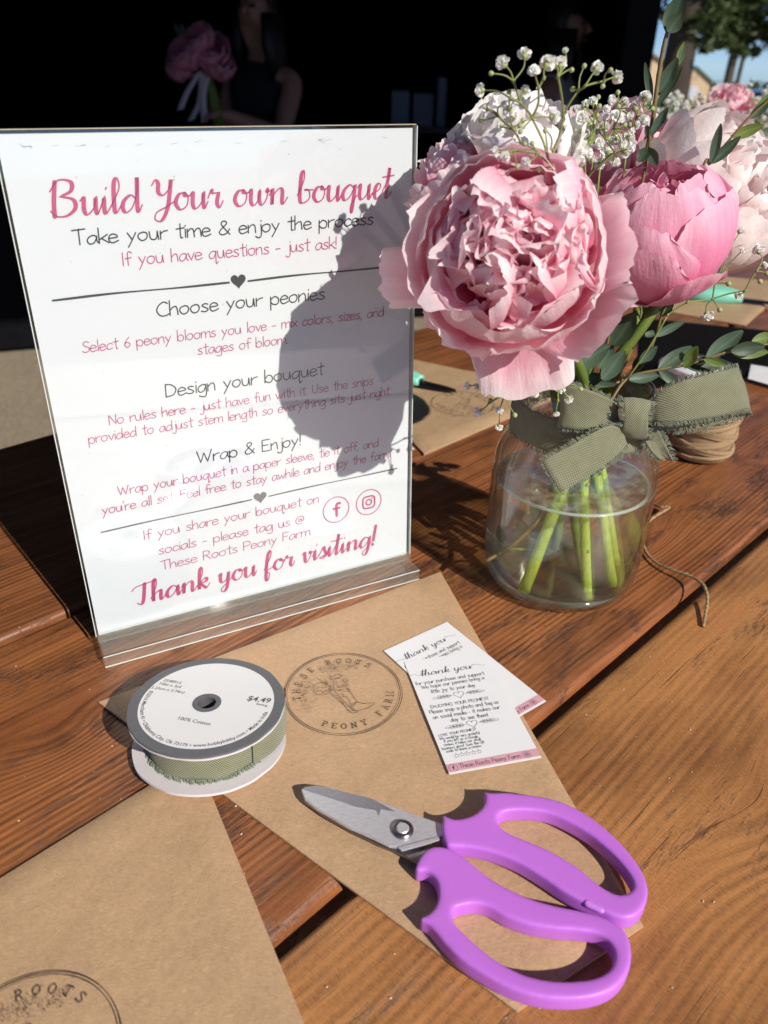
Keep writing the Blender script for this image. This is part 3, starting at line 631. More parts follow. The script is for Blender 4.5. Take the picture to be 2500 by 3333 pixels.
# crates of jars on a shelf at the back
q = at(1345, 330, 4.9)
t = thing('shelf', 'low dark shelf at the back of the shed holding pale boxes', 'shelf', (q.x, q.y, -.73))
MB().box((q.x-.55, q.y-.12, q.z-.15), (q.x+.6, q.y+.25, q.z-.12)).build('board', lw_, t)
for x in (-.5, .5): MB().box((q.x+x, q.y-.08, -.73), (q.x+x+.05, q.y+.2, q.z-.151)).build('leg', lw_, t)
palebox = simple('pale_box', (.30, .33, .36), .6, .1, 8)
for i, (dx, wd, hh, lb) in enumerate(((-.12, .10, .17, 'pale narrow box at left on the shed shelf'), (.0, .11, .16, 'pale box in the middle on the shed shelf'), (.13, .05, .24, 'tall slim pale box on the shed shelf'))):
    b = MB().box((q.x+dx, q.y-.05, q.z-.119), (q.x+dx+wd, q.y+.12, q.z-.119+hh))
    o = tag(b.build('storage_box', palebox), lb, 'box', 'boxes on the shed shelf'); bv = o.modifiers.new('b', 'BEVEL'); bv.width = .006

# ================================================================== ON THE TABLE
# ---- paper bags
def pillow(c4, h, n=28, seed=0, z0=.0006, wave=.0008, edge=.03):
    a, b, c, d = [Vector((q.x, q.y, 0)) for q in c4]; mb = MB(); P = []
    for i in range(n+1):
        row = []
        for j in range(n+1):
            u, v = j/n, i/n
            q = (a*(1-u)+b*u)*(1-v)+(d*(1-u)+c*u)*v
            e = min(u, 1-u, v, 1-v); k = min(1, e/edge)**.5 if e < edge else 1
            k = max(k, .45)
            z = z0+h*k+wave*noise.noise(Vector((q.x*22+seed, q.y*22, seed)))*min(1, e*8)
            row.append(Vector((q.x, q.y, z)))
        P.append(row)
    mb.grid(P)
    bt = [[Vector((q.x, q.y, z0)) for q in row] for row in P]
    rim = [(0, j) for j in range(n+1)]+[(i, n) for i in range(1, n+1)]+[(n, j) for j in range(n-1, -1, -1)]+[(i, 0) for i in range(n-1, 0, -1)]
    mb.grid([[bt[i][j] for i, j in rim], [P[i][j] for i, j in rim]], wrap=True)
    mb.add([bt[0][0], bt[0][n], bt[n][n], bt[n][0]], [(3, 2, 1, 0)])
    return mb
BAGH = .0028
def stamp_design():      # local 2-D design of the round stamp, read from the front bag
    c = onz(*zs(806, 655), BAGH); Rr = (onz(*zs(1505, 640), BAGH)-onz(*zs(105, 640), BAGH)).length/2
    loc = lambda x, y: Vector(((onz(*zs(x, y), BAGH)-c).x, (onz(*zs(x, y), BAGH)-c).y))
    mb = MB(); F = lambda q: Vector((q.x, q.y, 0))
    rnd = random.Random(2)
    for r_, wd in ((Rr, .00042), (Rr*.965, .00034)):
        k = 0
        while k < 120:
            m = rnd.choice((5, 9, 14)); ring2d(mb, (0, 0), r_, wd*rnd.uniform(.7, 1.1), F, m, 2*math.pi*k/120, 2*math.pi*min(120, k+m-.25*rnd.random())/120); k += m
    let = [('T', 190, 745, 0), ('H', 205, 650, 0), ('E', 245, 555, 0), ('S', 315, 460, 0), ('E', 400, 380, 0), ('R', 620, 285, 0), ('O', 750, 257, 0), ('O', 880, 255, 0), ('T', 1010, 272, 0), ('S', 1130, 312, 0),
           ('P', 575, 1068, 1), ('E', 695, 1088, 1), ('O', 818, 1088, 1), ('N', 940, 1068, 1), ('Y', 1060, 1028, 1), ('F', 1240, 910, 1), ('A', 1315, 838, 1), ('R', 1350, 765, 1), ('M', 1370, 680, 1)]
    hh = Rr*.112
    for ch, x, y, low in let:
        q = loc(x, y); q = q.normalized()*Rr*.80; a = math.atan2(q.y, q.x); up = Vector((math.cos(a), math.sin(a)))*(-1 if low else 1); rt = Vector((up.y, -up.x)); wd = SLAB[ch][0]
        s = hh/14
        G = lambda p: F(q + rt*((p.x-wd/2)*s*1.02) + up*((p.y-7)*s))
        for st in SLAB[ch][1].split(';'):
            aa = [float(t) for t in st.split()]; pp = [Vector((aa[i], aa[i+1])) for i in range(0, len(aa)-1, 2)]
            ribbon2d(mb, smooth_line(pp, 4) if ch in 'SORP' and len(pp) > 4 else pp, 1.42, G)
    lines = ["650 675 830 830 845 865 880 885 965 890 970 905 900 905 860 870", "830 830 930 830 960 780 1010 790 1080 795 1165 790 1160 810 1100 850 1000 880 970 885 930 880",
             "650 675 665 640 690 620 740 640 850 655 875 650 860 610 860 610 955 755 990 790", "690 620 705 650 900 860 940 880", "740 640 800 625 850 625 860 610",
             "700 700 740 705 740 730 770 740 770 770 805 780 800 800 830 805", "770 680 810 690 800 720 850 710 860 740 880 760 890 800 930 810", "960 780 930 800 900 810 890 830 940 880", "1010 790 1050 800 1080 795",
             "450 640 440 610 460 580 500 560 540 545 590 570 600 600 570 610 520 600 490 620 450 640", "450 640 470 680 520 695 550 690 560 660 530 640 500 650 480 670", "560 660 600 690 640 650 655 640 620 640 580 660",
             "480 495 520 510 560 540 590 545 620 570 660 600", "580 505 620 545 600 560 580 530", "640 590 655 620 640 640 645 610", "640 465 680 475 720 455 760 450 800 470 760 480 740 500 700 490 660 500 640 465", "640 500 690 520 730 490 770 500",
             "800 520 830 500 860 510 850 540 820 550 800 520", "820 530 850 525", "860 560 840 600 820 580 860 560", "720 540 740 600 760 610", "690 560 680 600 700 610", "780 580 760 600 800 600 800 560", "700 530 680 550"]
    for l in lines:
        a = [float(t) for t in l.split()]
        ribbon2d(mb, smooth_line([loc(a[i], a[i+1]) for i in range(0, len(a)-1, 2)], 4), .00024, F)
    for i in range(420):      # smudged speckle of the ink
        if i % 2: q = loc(rnd.gauss(360, 55)+rnd.uniform(-30, 30), rnd.uniform(480, 880)); q += Vector((0, 0))
        else: t = rnd.random(); q = loc(500+470*t, 330+rnd.gauss(0, 32)+80*(1-t)*.8)
        d = Vector((rnd.uniform(.5, 1), rnd.uniform(-.2, .5)))*rnd.uniform(.0003, .0011); ribbon2d(mb, [q, q+d], .00018, F)
    return c, Rr, mb
SC, SR, SMB = stamp_design()
def stamp_on(parent, center, rot, z):
    M = Matrix.Translation((center.x, center.y, z)) @ Matrix.Rotation(rot, 4, 'Z')
    mb = MB(); mb.v = [tuple(M @ Vector(q)) for q in SMB.v]; mb.f = list(SMB.f); mb.a = list(SMB.a)
    return mb.build('stamp_print', INK_STAMP, parent)
def bag(label, px, h, m, seed, z=None, n=30):
    c4 = [onz(u, v, h*.8) for u, v in px]; ctr = sum(c4, Vector())/4; ctr.z = 0
    t = thing('paper_bag', label, 'bag', ctr, 'brown paper bags')
    pillow(c4, h, n, seed).build('sleeve', m, t, auto=40); return t, c4
bag1, q1 = bag('brown paper bag under the scissors and white cards, with a round boot stamp', [(320, 2283), (1434, 1859), (2095, 3012), (1684, 3290)], BAGH, KRAFT, 1)
def bagw(label, c4, h, m, seed, grp='brown paper bags'):
    c4 = [Vector(q) for q in c4]; ctr = sum(c4, Vector())/4; ctr.z = 0
    t = thing('paper_bag', label, 'bag', ctr, grp)
    pillow(c4, h, 26, seed).build('sleeve', m, t, auto=40); return t
stamp_on(bag1, SC, 0, BAGH+.0016)
bag2 = bagw('brown paper bag in the near left corner, its round stamp cut by the frame', [(-.25, .135, 0), (-.096, .293, 0), (-.004, .122, 0), (-.115, .02, 0)], .0038, KRAFT, 5)
p1, p2 = onz(165, 3170, .004), onz(395, 3333, .004); md = (p1+p2)/2; hd = (p2-p1); pl = Vector((-hd.y, hd.x, 0)).normalized()
c2 = md - pl*math.sqrt(max(0, SR*SR-hd.length_squared/4))
stamp_on(bag2, c2, .06, .0056)
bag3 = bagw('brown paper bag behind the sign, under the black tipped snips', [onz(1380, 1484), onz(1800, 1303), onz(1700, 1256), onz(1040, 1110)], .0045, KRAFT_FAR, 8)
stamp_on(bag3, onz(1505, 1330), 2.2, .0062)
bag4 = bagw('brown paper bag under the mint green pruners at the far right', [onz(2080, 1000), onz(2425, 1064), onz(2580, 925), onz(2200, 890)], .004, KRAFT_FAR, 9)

# ---- the sign
YAW, LEAN = .48667, .05043
sa = Vector((math.cos(YAW), math.sin(YAW), 0)); sn = Vector((math.sin(YAW), -math.cos(YAW), 0)); sb = (Vector((0, 0, math.cos(LEAN))) - sn*math.sin(LEAN)); sf = sa.cross(sb).normalized()
S3 = Vector((-.174, .3787, .0116)) - sb*.0
SM = Matrix(((sa.x, sb.x, sf.x, S3.x), (sa.y, sb.y, sf.y, S3.y), (sa.z, sb.z, sf.z, S3.z), (0, 0, 0, 1)))     # x right, y up, z out of the front
SW, SH = .216, .279
sbot = Vector((S3.x, S3.y, 0))+sa*.108
sign = thing('sign_holder', 'clear acrylic table sign holder with a white printed welcome sheet', 'sign', sbot)
MB().box((-.0012, .0004, .0008), (SW+.0012, SH+.0012, .0027), SM).build('front_panel', ACRYLIC, sign)
MB().box((-.0012, .0004, -.0030), (SW+.0012, SH+.0012, -.0011), SM).build('back_panel', ACRYLIC, sign)
ew = simple('polished_edge', (.62, .66, .62), .15, .05, 40)
e = MB()
e.box((SW+.0014, .001, -.003), (SW+.0019, SH+.001, .0027), SM); e.build('side_edge', ew, sign)
MB().box((-.0019, .001, -.003), (-.0014, SH+.001, .0027), SM).build('side_edge', ew, sign)
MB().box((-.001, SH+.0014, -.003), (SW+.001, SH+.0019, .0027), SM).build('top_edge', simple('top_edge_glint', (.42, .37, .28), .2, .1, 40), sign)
BMx = Matrix(((sa.x, -sn.x, 0, S3.x), (sa.y, -sn.y, 0, S3.y), (0, 0, 1, 0), (0, 0, 0, 1)))
ACB, N = mat('acrylic_block')
_t = N.n('BsdfTransparent', {0: (.975, .985, .975, 1)}); _d = N.n('BsdfDiffuse', {0: (.72, .76, .70, 1)}); _g = N.n('BsdfGlossy', {0: (1, 1, 1, 1), 'Roughness': .03})
_lw = N.n('LayerWeight', {0: .5})
_m = N.n('MixShader', {0: N.math('MULTIPLY_ADD', _lw.outputs['Facing'], .09, .035), 1: _t.outputs[0], 2: _d.outputs[0]})  # faint diffuse veil paints in the white sign's reflection
N.out(N.n('MixShader', {0: schlick(N, .035), 1: _m.outputs[0], 2: _g.outputs[0]}).outputs[0])
bb = MB().box((-.0012, -.0185, .0003), (SW+.0012, .0185, .0092), BMx).build('base', ACB, sign)
bv = bb.modifiers.new('b', 'BEVEL'); bv.width = .0009; bv.segments = 2
MB().box((-.0012, -.0052, .0094), (SW+.0012, -.0014, .0142), BMx).build('slot_lip', ACB, sign)
MB().box((-.0012, .0052, .0094), (SW+.0012, .0092, .0142), BMx).build('slot_lip', ACB, sign)
el = MB(); el.box((-.001, -.0188, .0004), (SW+.001, -.01862, .0012), BMx); el.box((-.001, -.0188, .0081), (SW+.001, -.01862, .0088), BMx); el.build('base_edge', ew, sign)
sheet = MB().box((0, 0, -.0002), (SW, SH, .0002), SM).build('printed_sheet', PAPER, sign)
mm = .001
F = lambda q: SM @ Vector((q.x*mm, q.y*mm, .00042))
def lines(name, mtl, rows, parent, F):
    mb = MB()
    for font, s, x0, x1, y0, y1, sy, wid, sl in rows: write(mb, font, s, x0, x1, y0, y1, sy, F, wid, sl)
    return mb.build(name, mtl, parent)
PB = dict
lines('title_lettering', INK_PINK, [(BRUSH, 'Build Your own bouquet', 18, 202, 242.6, 242.6, .80, brushw(.75, 2.15), .12)], sheet, F)
lines('closing_lettering', INK_PINK, [(BRUSH, 'Thank you for visiting!', 25.5, 191, 14.4, 14.6, .78, brushw(.75, 2.3), .12)], sheet, F)
lines('heading_lettering', INK_DARK, [(PRINT, 'Take your time & enjoy the process', 25, 191.5, 228.9, 228.8, .40, .66, .05), (PRINT, 'Choose your peonies', 61, 159.5, 189.6, 189.2, .43, .68, .05),
    (PRINT, 'Design your bouquet', 60, 156.5, 144.5, 143.9, .43, .68, .05), (PRINT, 'Wrap & Enjoy!', 73, 140, 101.2, 100.6, .43, .68, .05)], sheet, F)
lines('body_lettering', INK_PINK, [(PRINT, 'If you have questions - just ask!', 47, 168, 217.2, 217.2, .37, .54, .05),
    (PRINT, 'Select 6 peony blooms you love - mix colors, sizes, and', 20.2, 198, 175.2, 175, .33, .46, .05), (PRINT, 'stages of bloom.', 80.5, 134.5, 166.2, 165.8, .33, .46, .05),
    (PRINT, 'No rules here - just have fun with it. Use the snips', 27.4, 190.5, 133.6, 132.4, .33, .46, .05), (PRINT, 'provided to adjust stem length so everything sits just right.', 15, 203, 124.8, 123.6, .33, .46, .05),
    (PRINT, 'Wrap your bouquet in a paper sleeve, tie it off, and', 25.5, 194, 90.4, 89, .34, .48, .05), (PRINT, "you're all set. Feel free to stay awhile and enjoy the farm", 15.3, 203, 80.6, 79.4, .34, .48, .05),
    (PRINT, 'If you share your bouquet on', 35.6, 150, 58.5, 57.6, .36, .52, .05), (PRINT, 'socials - please tag us @', 43, 139, 46.3, 45.2, .36, .52, .05), (PRINT, 'These Roots Peony Farm', 42.8, 142.5, 35.1, 34.8, .36, .52, .05)], sheet, F)
dv = MB()
for (x0, x1, y) in ((10.6, 102, 203.6), (113, 205, 204)): ribbon2d(dv, smooth_line([Vector((x0, y-.4)), Vector((x0+30, y+.3)), Vector((x1-28, y)), Vector((x1, y+.2))], 6), lambda d, s: .95+.25*math.sin(s*9), F)
dv.build('divider_line', INK_DARK, sheet)
dv = MB()
for (x0, x1, y) in ((12.6, 104, 69.8), (115.5, 207.5, 70)): ribbon2d(dv, smooth_line([Vector((x0, y-.3)), Vector((x0+30, y+.2)), Vector((x1-28, y)), Vector((x1, y+.1))], 6), lambda d, s: .8+.2*math.sin(s*9), F)
dv.build('divider_line', INK_GREY, sheet)
hm = MB(); fill2d(hm, heart2d((107.4, 204.3), 4.3), F); hm.build('heart', INK_DARK, sheet)
hm = MB(); fill2d(hm, heart2d((109.8, 70.4), 4.3), F); hm.build('heart', simple('heart_grey', (.16, .16, .16), .5), sheet)
ic = MB(); icon_f(ic, (161.6, 49.2), 9.4, F); ic.build('social_icon', INK_PINK, sheet)
ic = MB(); icon_camera(ic, (186, 49.2), 9.4, F); ic.build('social_icon', INK_PINK, sheet)
sc_ = MB(); rnd = random.Random(6)
for i in range(70): ring2d(sc_, (rnd.uniform(3, 212), rnd.uniform(5, 275)), rnd.uniform(.1, .28), .2, F, 6)
for i in range(22):
    x = rnd.uniform(4, 200); ribbon2d(sc_, [Vector((x, 273.6+rnd.gauss(0, .5))), Vector((x+rnd.uniform(.5, 4), 273.6+rnd.gauss(0, .5)))], .14, F)
sc_.build('dust_specks', simple('speck_grey', (.42, .41, .4), .8), sheet)

# ---- the two thank-you cards
CW, CHh = .0513, .0891
def card_frame(c, yaw, z, tilt=0): return Matrix.Translation((c.x, c.y, z)) @ Matrix.Rotation(yaw, 4, 'Z') @ Matrix.Rotation(tilt, 4, 'X')
cM = card_frame(Vector((.0508, .3325, 0)), .25704, .0048); cMi = cM.inverted()
def cl(x, y): q = cMi @ onz(*zc(x, y), .0048); return Vector((q.x*1000, q.y*1000))
def card_design():
    b = MB(); F = lambda q: Vector((q.x*mm, q.y*mm, .00035)); rows = []
    def L(s, p, q, sy, wid, font=PRINT, sl=.05):
        a, c = cl(*p), cl(*q); write(b, font, s, a.x, c.x, a.y, c.y, sy, F, wid, sl, 3)
    L('thank you', (470, 615), (925, 545), .26, brushw(.22, .55), BRUSH, .25)
    ribbon2d(b, smooth_line([cl(*p) for p in ((370, 608), (410, 602), (470, 606), (515, 580))], 5), .2, F)
    ribbon2d(b, smooth_line([cl(*p) for p in ((910, 545), (940, 508), (985, 512), (1045, 515))], 5), .2, F)
    for s, p, q in (("for your purchase and support.", (425, 698), (1052, 598)), ("We hope our peonies bring a", (482, 732), (1045, 640)), ("little joy to your day.", (568, 768), (970, 705)),
                    ("Please snap a photo and tag us", (553, 955), (1175, 858)), ("on social media - it makes our", (583, 1003), (1188, 905)), ("day to see them!", (743, 1025), (1083, 975))): L(s, p, q, .165, .25)
    L("ENJOYING YOUR PEONIES?", (562, 905), (1085, 822), .13, .25); L("LOVE YOUR PEONIES?", (635, 1160), (972, 1098), .1, .2)
    for s, p, q in (("We would be very grateful", (640, 1190), (1003, 1132)), ("if you left us a Google", (680, 1212), (988, 1165)), ("review, it helps our small", (680, 1245), (1012, 1190)), ("business grow! Scan the QR", (665, 1280), (1048, 1215)), ("code to leave a review.", (700, 1303), (1022, 1248))): L(s, p, q, .105, .18)
    for (cx, cy_) in ((812, 778), (932, 1040)):
        c = cl(cx, cy_); h = heart2d(c, 3.0); ribbon2d(b, h+[h[0]], .22, F)
        for s in (-1, 1):
            ribbon2d(b, smooth_line([c+Vector((s*3.8, 0)), c+Vector((s*8, .3)), c+Vector((s*13, -.3))], 4), .2, F)
            for k in range(4):
                a = c+Vector((s*(5.0+1.9*k), .1))
                for t in (-1, 1): ribbon2d(b, smooth_line([a, a+Vector((s*.8, t*1.1)), a+Vector((s*2.2, t*1.2)), a+Vector((s*1.4, t*.3)), a], 3), .16, F)
            a = c+Vector((s*13, -.2)); ribbon2d(b, smooth_line([a, a+Vector((s*1.2, .8)), a+Vector((s*2.8, .1)), a+Vector((s*1.2, -.7)), a], 3), .18, F)
    for (x, y) in ((792, 1330), (842, 1320), (890, 1310), (942, 1302), (995, 1292)):
        c = cl(x, y); st = [c+Vector((math.sin(k*math.pi/5), math.cos(k*math.pi/5)))*(1.6 if k % 2 == 0 else .68) for k in range(10)]; ribbon2d(b, st+[st[0]], .15, F)
    L("These Roots Peony Farm", (822, 1442), (1372, 1345), .155, .26)
    icon_f(b, cl(762, 1440), 2.35, F); icon_camera(b, cl(1423, 1318), 2.2, F)
    return b
CD = card_design(); pinkband = simple('card_pink', (.68, .36, .42), .5, .02)
def card(label, M):
    t = thing('thank_you_card', label, 'card', M.translation, 'thank-you cards')
    body = MB().box((-CW/2, -CHh/2, -.0001), (CW/2, CHh/2, .0002), M).build('card_stock', CARD, t)
    y0, y1 = [cl(*p).y*mm for p in ((712, 1482), (685, 1412))]
    MB().add([M @ Vector(q) for q in ((-CW/2, y0, .00028), (CW/2, y0, .00028), (CW/2, y1, .00028), (-CW/2, y1, .00028))], [(0, 1, 2, 3)]).build('pink_band', pinkband, body)
    m = MB(); m.v = [tuple(M @ Vector(q)) for q in CD.v]; m.f = CD.f; m.a = CD.a; m.build('lettering', INK_DARK, body); return t
card('white thank you card lying on top of the other card, all its writing showing', cM)
ctl, ctr_, cbr = [onz(*zc(*p), .0042) for p in ((130, 388), (710, 122), (1545, 885))]
ya = math.atan2((ctr_-ctl).y, (ctr_-ctl).x); ca = Vector((math.cos(ya), math.sin(ya), 0)); cb_ = Vector((-ca.y, ca.x, 0))
card('white thank you card half hidden underneath the top card', card_frame((ctl+ctr_)/2-cb_*CHh/2, ya, .0043))

# ---- ribbon spool
SPM = Matrix.Translation((-.0905, .3045, .0155)) @ Matrix.Rotation(R(-5.5), 4, 'X') @ Matrix.Rotation(R(-12), 4, 'Z')
spool = thing('ribbon_spool', 'white and grey cardboard spool of olive cotton ribbon lying on the bags', 'spool', (-.0905, .3045, .0))
gboard = simple('grey_board', (.115, .118, .125), .6, .12, 250); wboard = simple('white_board', (.66, .62, .63), .75, .06, 60, .1, 300); clabel = simple('label_white', (.76, .76, .75), .55, .02, 40)
SRr = .0405
def ring_disc(r0, r1, z0, z1, wob=.0):
    m = MB(); n = 96; rr = lambda k: 1+wob*noise.noise(Vector((math.cos(k*2*math.pi/n)*5, math.sin(k*2*math.pi/n)*5, z0*900)))
    P = [[SPM @ Vector((r*rr(k)*math.cos(k*2*math.pi/n), r*rr(k)*math.sin(k*2*math.pi/n), z)) for k in range(n)] for r, z in ((r0, z0), (r1, z0), (r1, z1), (r0, z1), (r0, z0))]
    return m.grid(P, wrap=True)
fl = ring_disc(.006, SRr, .0113, .0125, .012).build('top_flange', gboard, spool, auto=30)
ring_disc(.0065, SRr+.0002, .0103, .0112, .012).build('top_flange_edge', wboard, fl, auto=30)
ring_disc(.0068, SRr*.865, .01262, .01275, 0).build('label', clabel, fl)
ring_disc(.006, SRr, -.0128, -.0113, .012).build('bottom_flange', wboard, spool, auto=30)
hubm = simple('grey_hub', (.10, .10, .105), .5, .2, 300)
m = MB(); m.lathe([(.0047, -.010), (.0047, .0129), (.0075, .0130), (.0075, .01265)], n=40, M=SPM); m.lathe([(.0, -.0098), (.0047, -.0098)], n=40, M=SPM); m.build('hub', hubm, spool, auto=40)
rb = MB(); P = []; UV = []
for j in range(9):
    z = -.0108+.0209*j/8; row = []; uv = []
    for k in range(121):
        a = 2*math.pi*k/120; r = .0318+.0009*noise.noise(Vector((math.cos(a)*2, math.sin(a)*2, j*.3)))+.0004*math.sin(j*.8)
        row.append(SPM @ Vector((r*math.cos(a), r*math.sin(a), z))); uv.append((a*.032, z))
    P.append(row); UV.append(uv)
rb.grid(P, None, UV); rolled = rb.build('rolled_ribbon', RIBBON, spool, smooth=True)
# loose end standing off at the right
rb = MB(); P = []; UV = []
for j in range(7):
    z = -.0098+.021*j/6; row = []; uv = []
    for k in range(16):
        a = R(38-62*k/15); r = .0425-.0095*(k/15)**1.3
        row.append(SPM @ Vector((r*math.cos(a), r*math.sin(a), z))); uv.append((k*.003, z))
    P.append(row); UV.append(uv)
rb.grid(P, None, UV); rb.build('loose_end', RIBBON, spool, smooth=True)
def fray_edge(mb, pts, outs, ln, n, rnd, rad=.00022, curl=.5):
    # short loose threads along an edge; pts along the edge, outs = outward direction per point
    m = len(pts)-1
    for i in range(n):
        t = rnd.random()*m; k = min(int(t), m-1); f = t-k
        p = pts[k].lerp(pts[k+1], f); o = outs[k].lerp(outs[k+1], f); d = (pts[k+1]-pts[k]).normalized(); nn = o.cross(d)
        l = ln*rnd.uniform(.55, 1.2); a = d*rnd.gauss(.35, .35)*l + nn*rnd.gauss(0, .25)*l
        q = p+o*l+a; mid = p+o*l*.5+a*.2+nn*rnd.gauss(0, .2)*l
        mb.tube([p-o*.0004, mid, q], [rad, rad, rad*.6], 4, cap=False)
rnd = random.Random(3); fm = MB()
pts = [SPM @ Vector((.0324*math.cos(a), .0324*math.sin(a), -.0098)) for a in [R(170+i*200/60) for i in range(61)]]
outs = [(SPM.to_3x3() @ Vector((math.cos(a)*.35, math.sin(a)*.35, -.75))).normalized() for a in [R(170+i*200/60) for i in range(61)]]
fray_edge(fm, pts, outs, .0028, 420, rnd); fm.build('frayed_threads', FRAY, rolled)
# label writing
INK_LAB = simple('label_ink', (.06, .06, .065), .6, .1, 300)
lm_ = MB(); SPi = SPM.inverted()
zl = .01285
def spl(x, y):      # pixel in the spool close-up -> label plane
    o = SPi @ EYE; d = (SPi.to_3x3() @ ray(400+x*.33153, 2100+y*.33153)); t = (zl-o.z)/d.z; q = o+d*t; return Vector((q.x, q.y))
def put_text(s, p, q, bold=.008, italic=0):      # straight, between two baseline pixels
    a, b_ = spl(*p), spl(*q); vs, fs = text_mesh(s, 1, bold); x0 = min(v.x for v in vs); x1 = max(v.x for v in vs); d = b_-a; k = d.length/(x1-x0); d.normalize(); n_ = Vector((-d.y, d.x))
    lm_.add([SPM @ Vector((*(a+d*(v.x-x0+italic*v.y)*k+n_*v.y*k), zl)) for v in vs], fs)
put_text('2548915', (395, 352), (565, 382)); put_text('7/8in x 3yd', (350, 385), (565, 420)); put_text('(2.22cm x 2.74m)', (262, 418), (598, 475))
put_text('$4.49', (1215, 540), (1437, 568), .012, .1); put_text('Sewing', (1305, 582), (1415, 603)); put_text('100% Cotton', (538, 728), (852, 788))
def arc_text(s, p, q, bold=.012):
    a, b_ = spl(*p), spl(*q); r = .0336; t0 = math.atan2(a.y, a.x); t1 = math.atan2(b_.y, b_.x)
    while t1 < t0: t1 += 2*math.pi
    vs, fs = text_mesh(s, 1, bold); x1 = max(v.x for v in vs); k = (t1-t0)*r/x1
    ky = min(k*1.15, .0031)
    lm_.add([SPM @ Vector(((r-v.y*ky)*math.cos(t0+v.x*k/r), (r-v.y*ky)*math.sin(t0+v.x*k/r), zl)) for v in vs], fs)
arc_text('\u00a92016 Merchant 41 \u2022 Oklahoma City, Ok 73179 \u2022 www.hobbylobby.com \u2022 Made in India', (195, 430), (1438, 660))
lm_.build('label_print', INK_LAB, fl)

# ---- floral scissors
purple = simple('purple_plastic', (.56, .17, .70), .46, .03, 40, .12, 700, spec=.5)
steel, N = mat('brushed_steel')
v = N.mapping((1, 1, 1)); br = N.noise(N.mapping((300, 1500, 300), rot=(0, 0, .9)), 1, 4, .6).outputs[0]
p = N.n('BsdfPrincipled', {'Base Color': N.ramp(br, [(.3, (.62, .62, .64)), (.7, (.84, .84, .86))]), 'Metallic': .6, 'Roughness': .42}); N.t.links.new(N.bump(br, .15, .0003), p.inputs['Normal']); N.out(p.outputs[0])
steel2 = simple('dark_steel', (.30, .29, .30), .3, .15, 200, metal=1)
def blob(name, chains, hz, m, parent, zc_, vox=.00055, fat=1.13):
    # rounded plastic form: beads along traced centre lines, merged to one skin
    mb = MB(); sph = []
    nl, nm = 8, 12
    for ch, closed in chains:
        C3 = [Vector((*onz(*z7(x, y), zc_).xy, z if z else zc_)) for x, y, r_, z in ch]; rr = []
        for (x, y, r_, z), q in zip(ch, C3): rr.append(r_*.7836*((q-EYE).dot(FWD))/FPX)
        n = len(C3); segs = n if closed else n-1; pts = smooth_line([q for q in C3], 6, closed); rad = smooth_line([Vector((r_*fat, 0, 0)) for r_ in rr], 6, closed)
        for i, (q, r_) in enumerate(zip(pts, rad)):
            nx = pts[(i+1) % len(pts)] if (closed or i < len(pts)-1) else q
            k = max(1, int((nx-q).length/.0009))
            for j in range(k): sph.append((q.lerp(nx, j/k), r_.x))
    for q, r_ in sph:
        rows = []
        for i in range(1, nl):
            a = math.pi*i/nl; rows.append([q+Vector((r_*math.sin(a)*math.cos(2*math.pi*k/nm), r_*math.sin(a)*math.sin(2*math.pi*k/nm), min(hz, r_*1.05)*math.cos(a))) for k in range(nm)])
        b0 = len(mb.v); mb.grid(rows, wrap=True)
        mb.f.append(tuple(b0+k for k in range(nm-1, -1, -1))[::-1]); mb.f.append(tuple(b0+(nl-2)*nm+k for k in range(nm))[::-1])
    o = mb.build(name, m, None)
    rm = o.modifiers.new('r', 'REMESH'); rm.mode = 'VOXEL'; rm.voxel_size = vox; rm.use_smooth_shade = True
    sm = o.modifiers.new('s', 'SMOOTH'); sm.factor = .5; sm.iterations = 14
    dg = bpy.context.evaluated_depsgraph_get(); me = bpy.data.meshes.new_from_object(o.evaluated_get(dg)); bpy.data.objects.remove(o)
    me.name = name; me.materials.clear(); me.materials.append(m); me.polygons.foreach_set('use_smooth', [True]*len(me.polygons))
    o = bpy.data.objects.new(name, me); C.objects.link(o); put(o, parent); return o
spt = onz(1300, 2750); scis = thing('floral_scissors', 'purple handled floral scissors with short steel blades on the paper bag', 'scissors', (spt.x, spt.y, .003))
Z0 = .0105
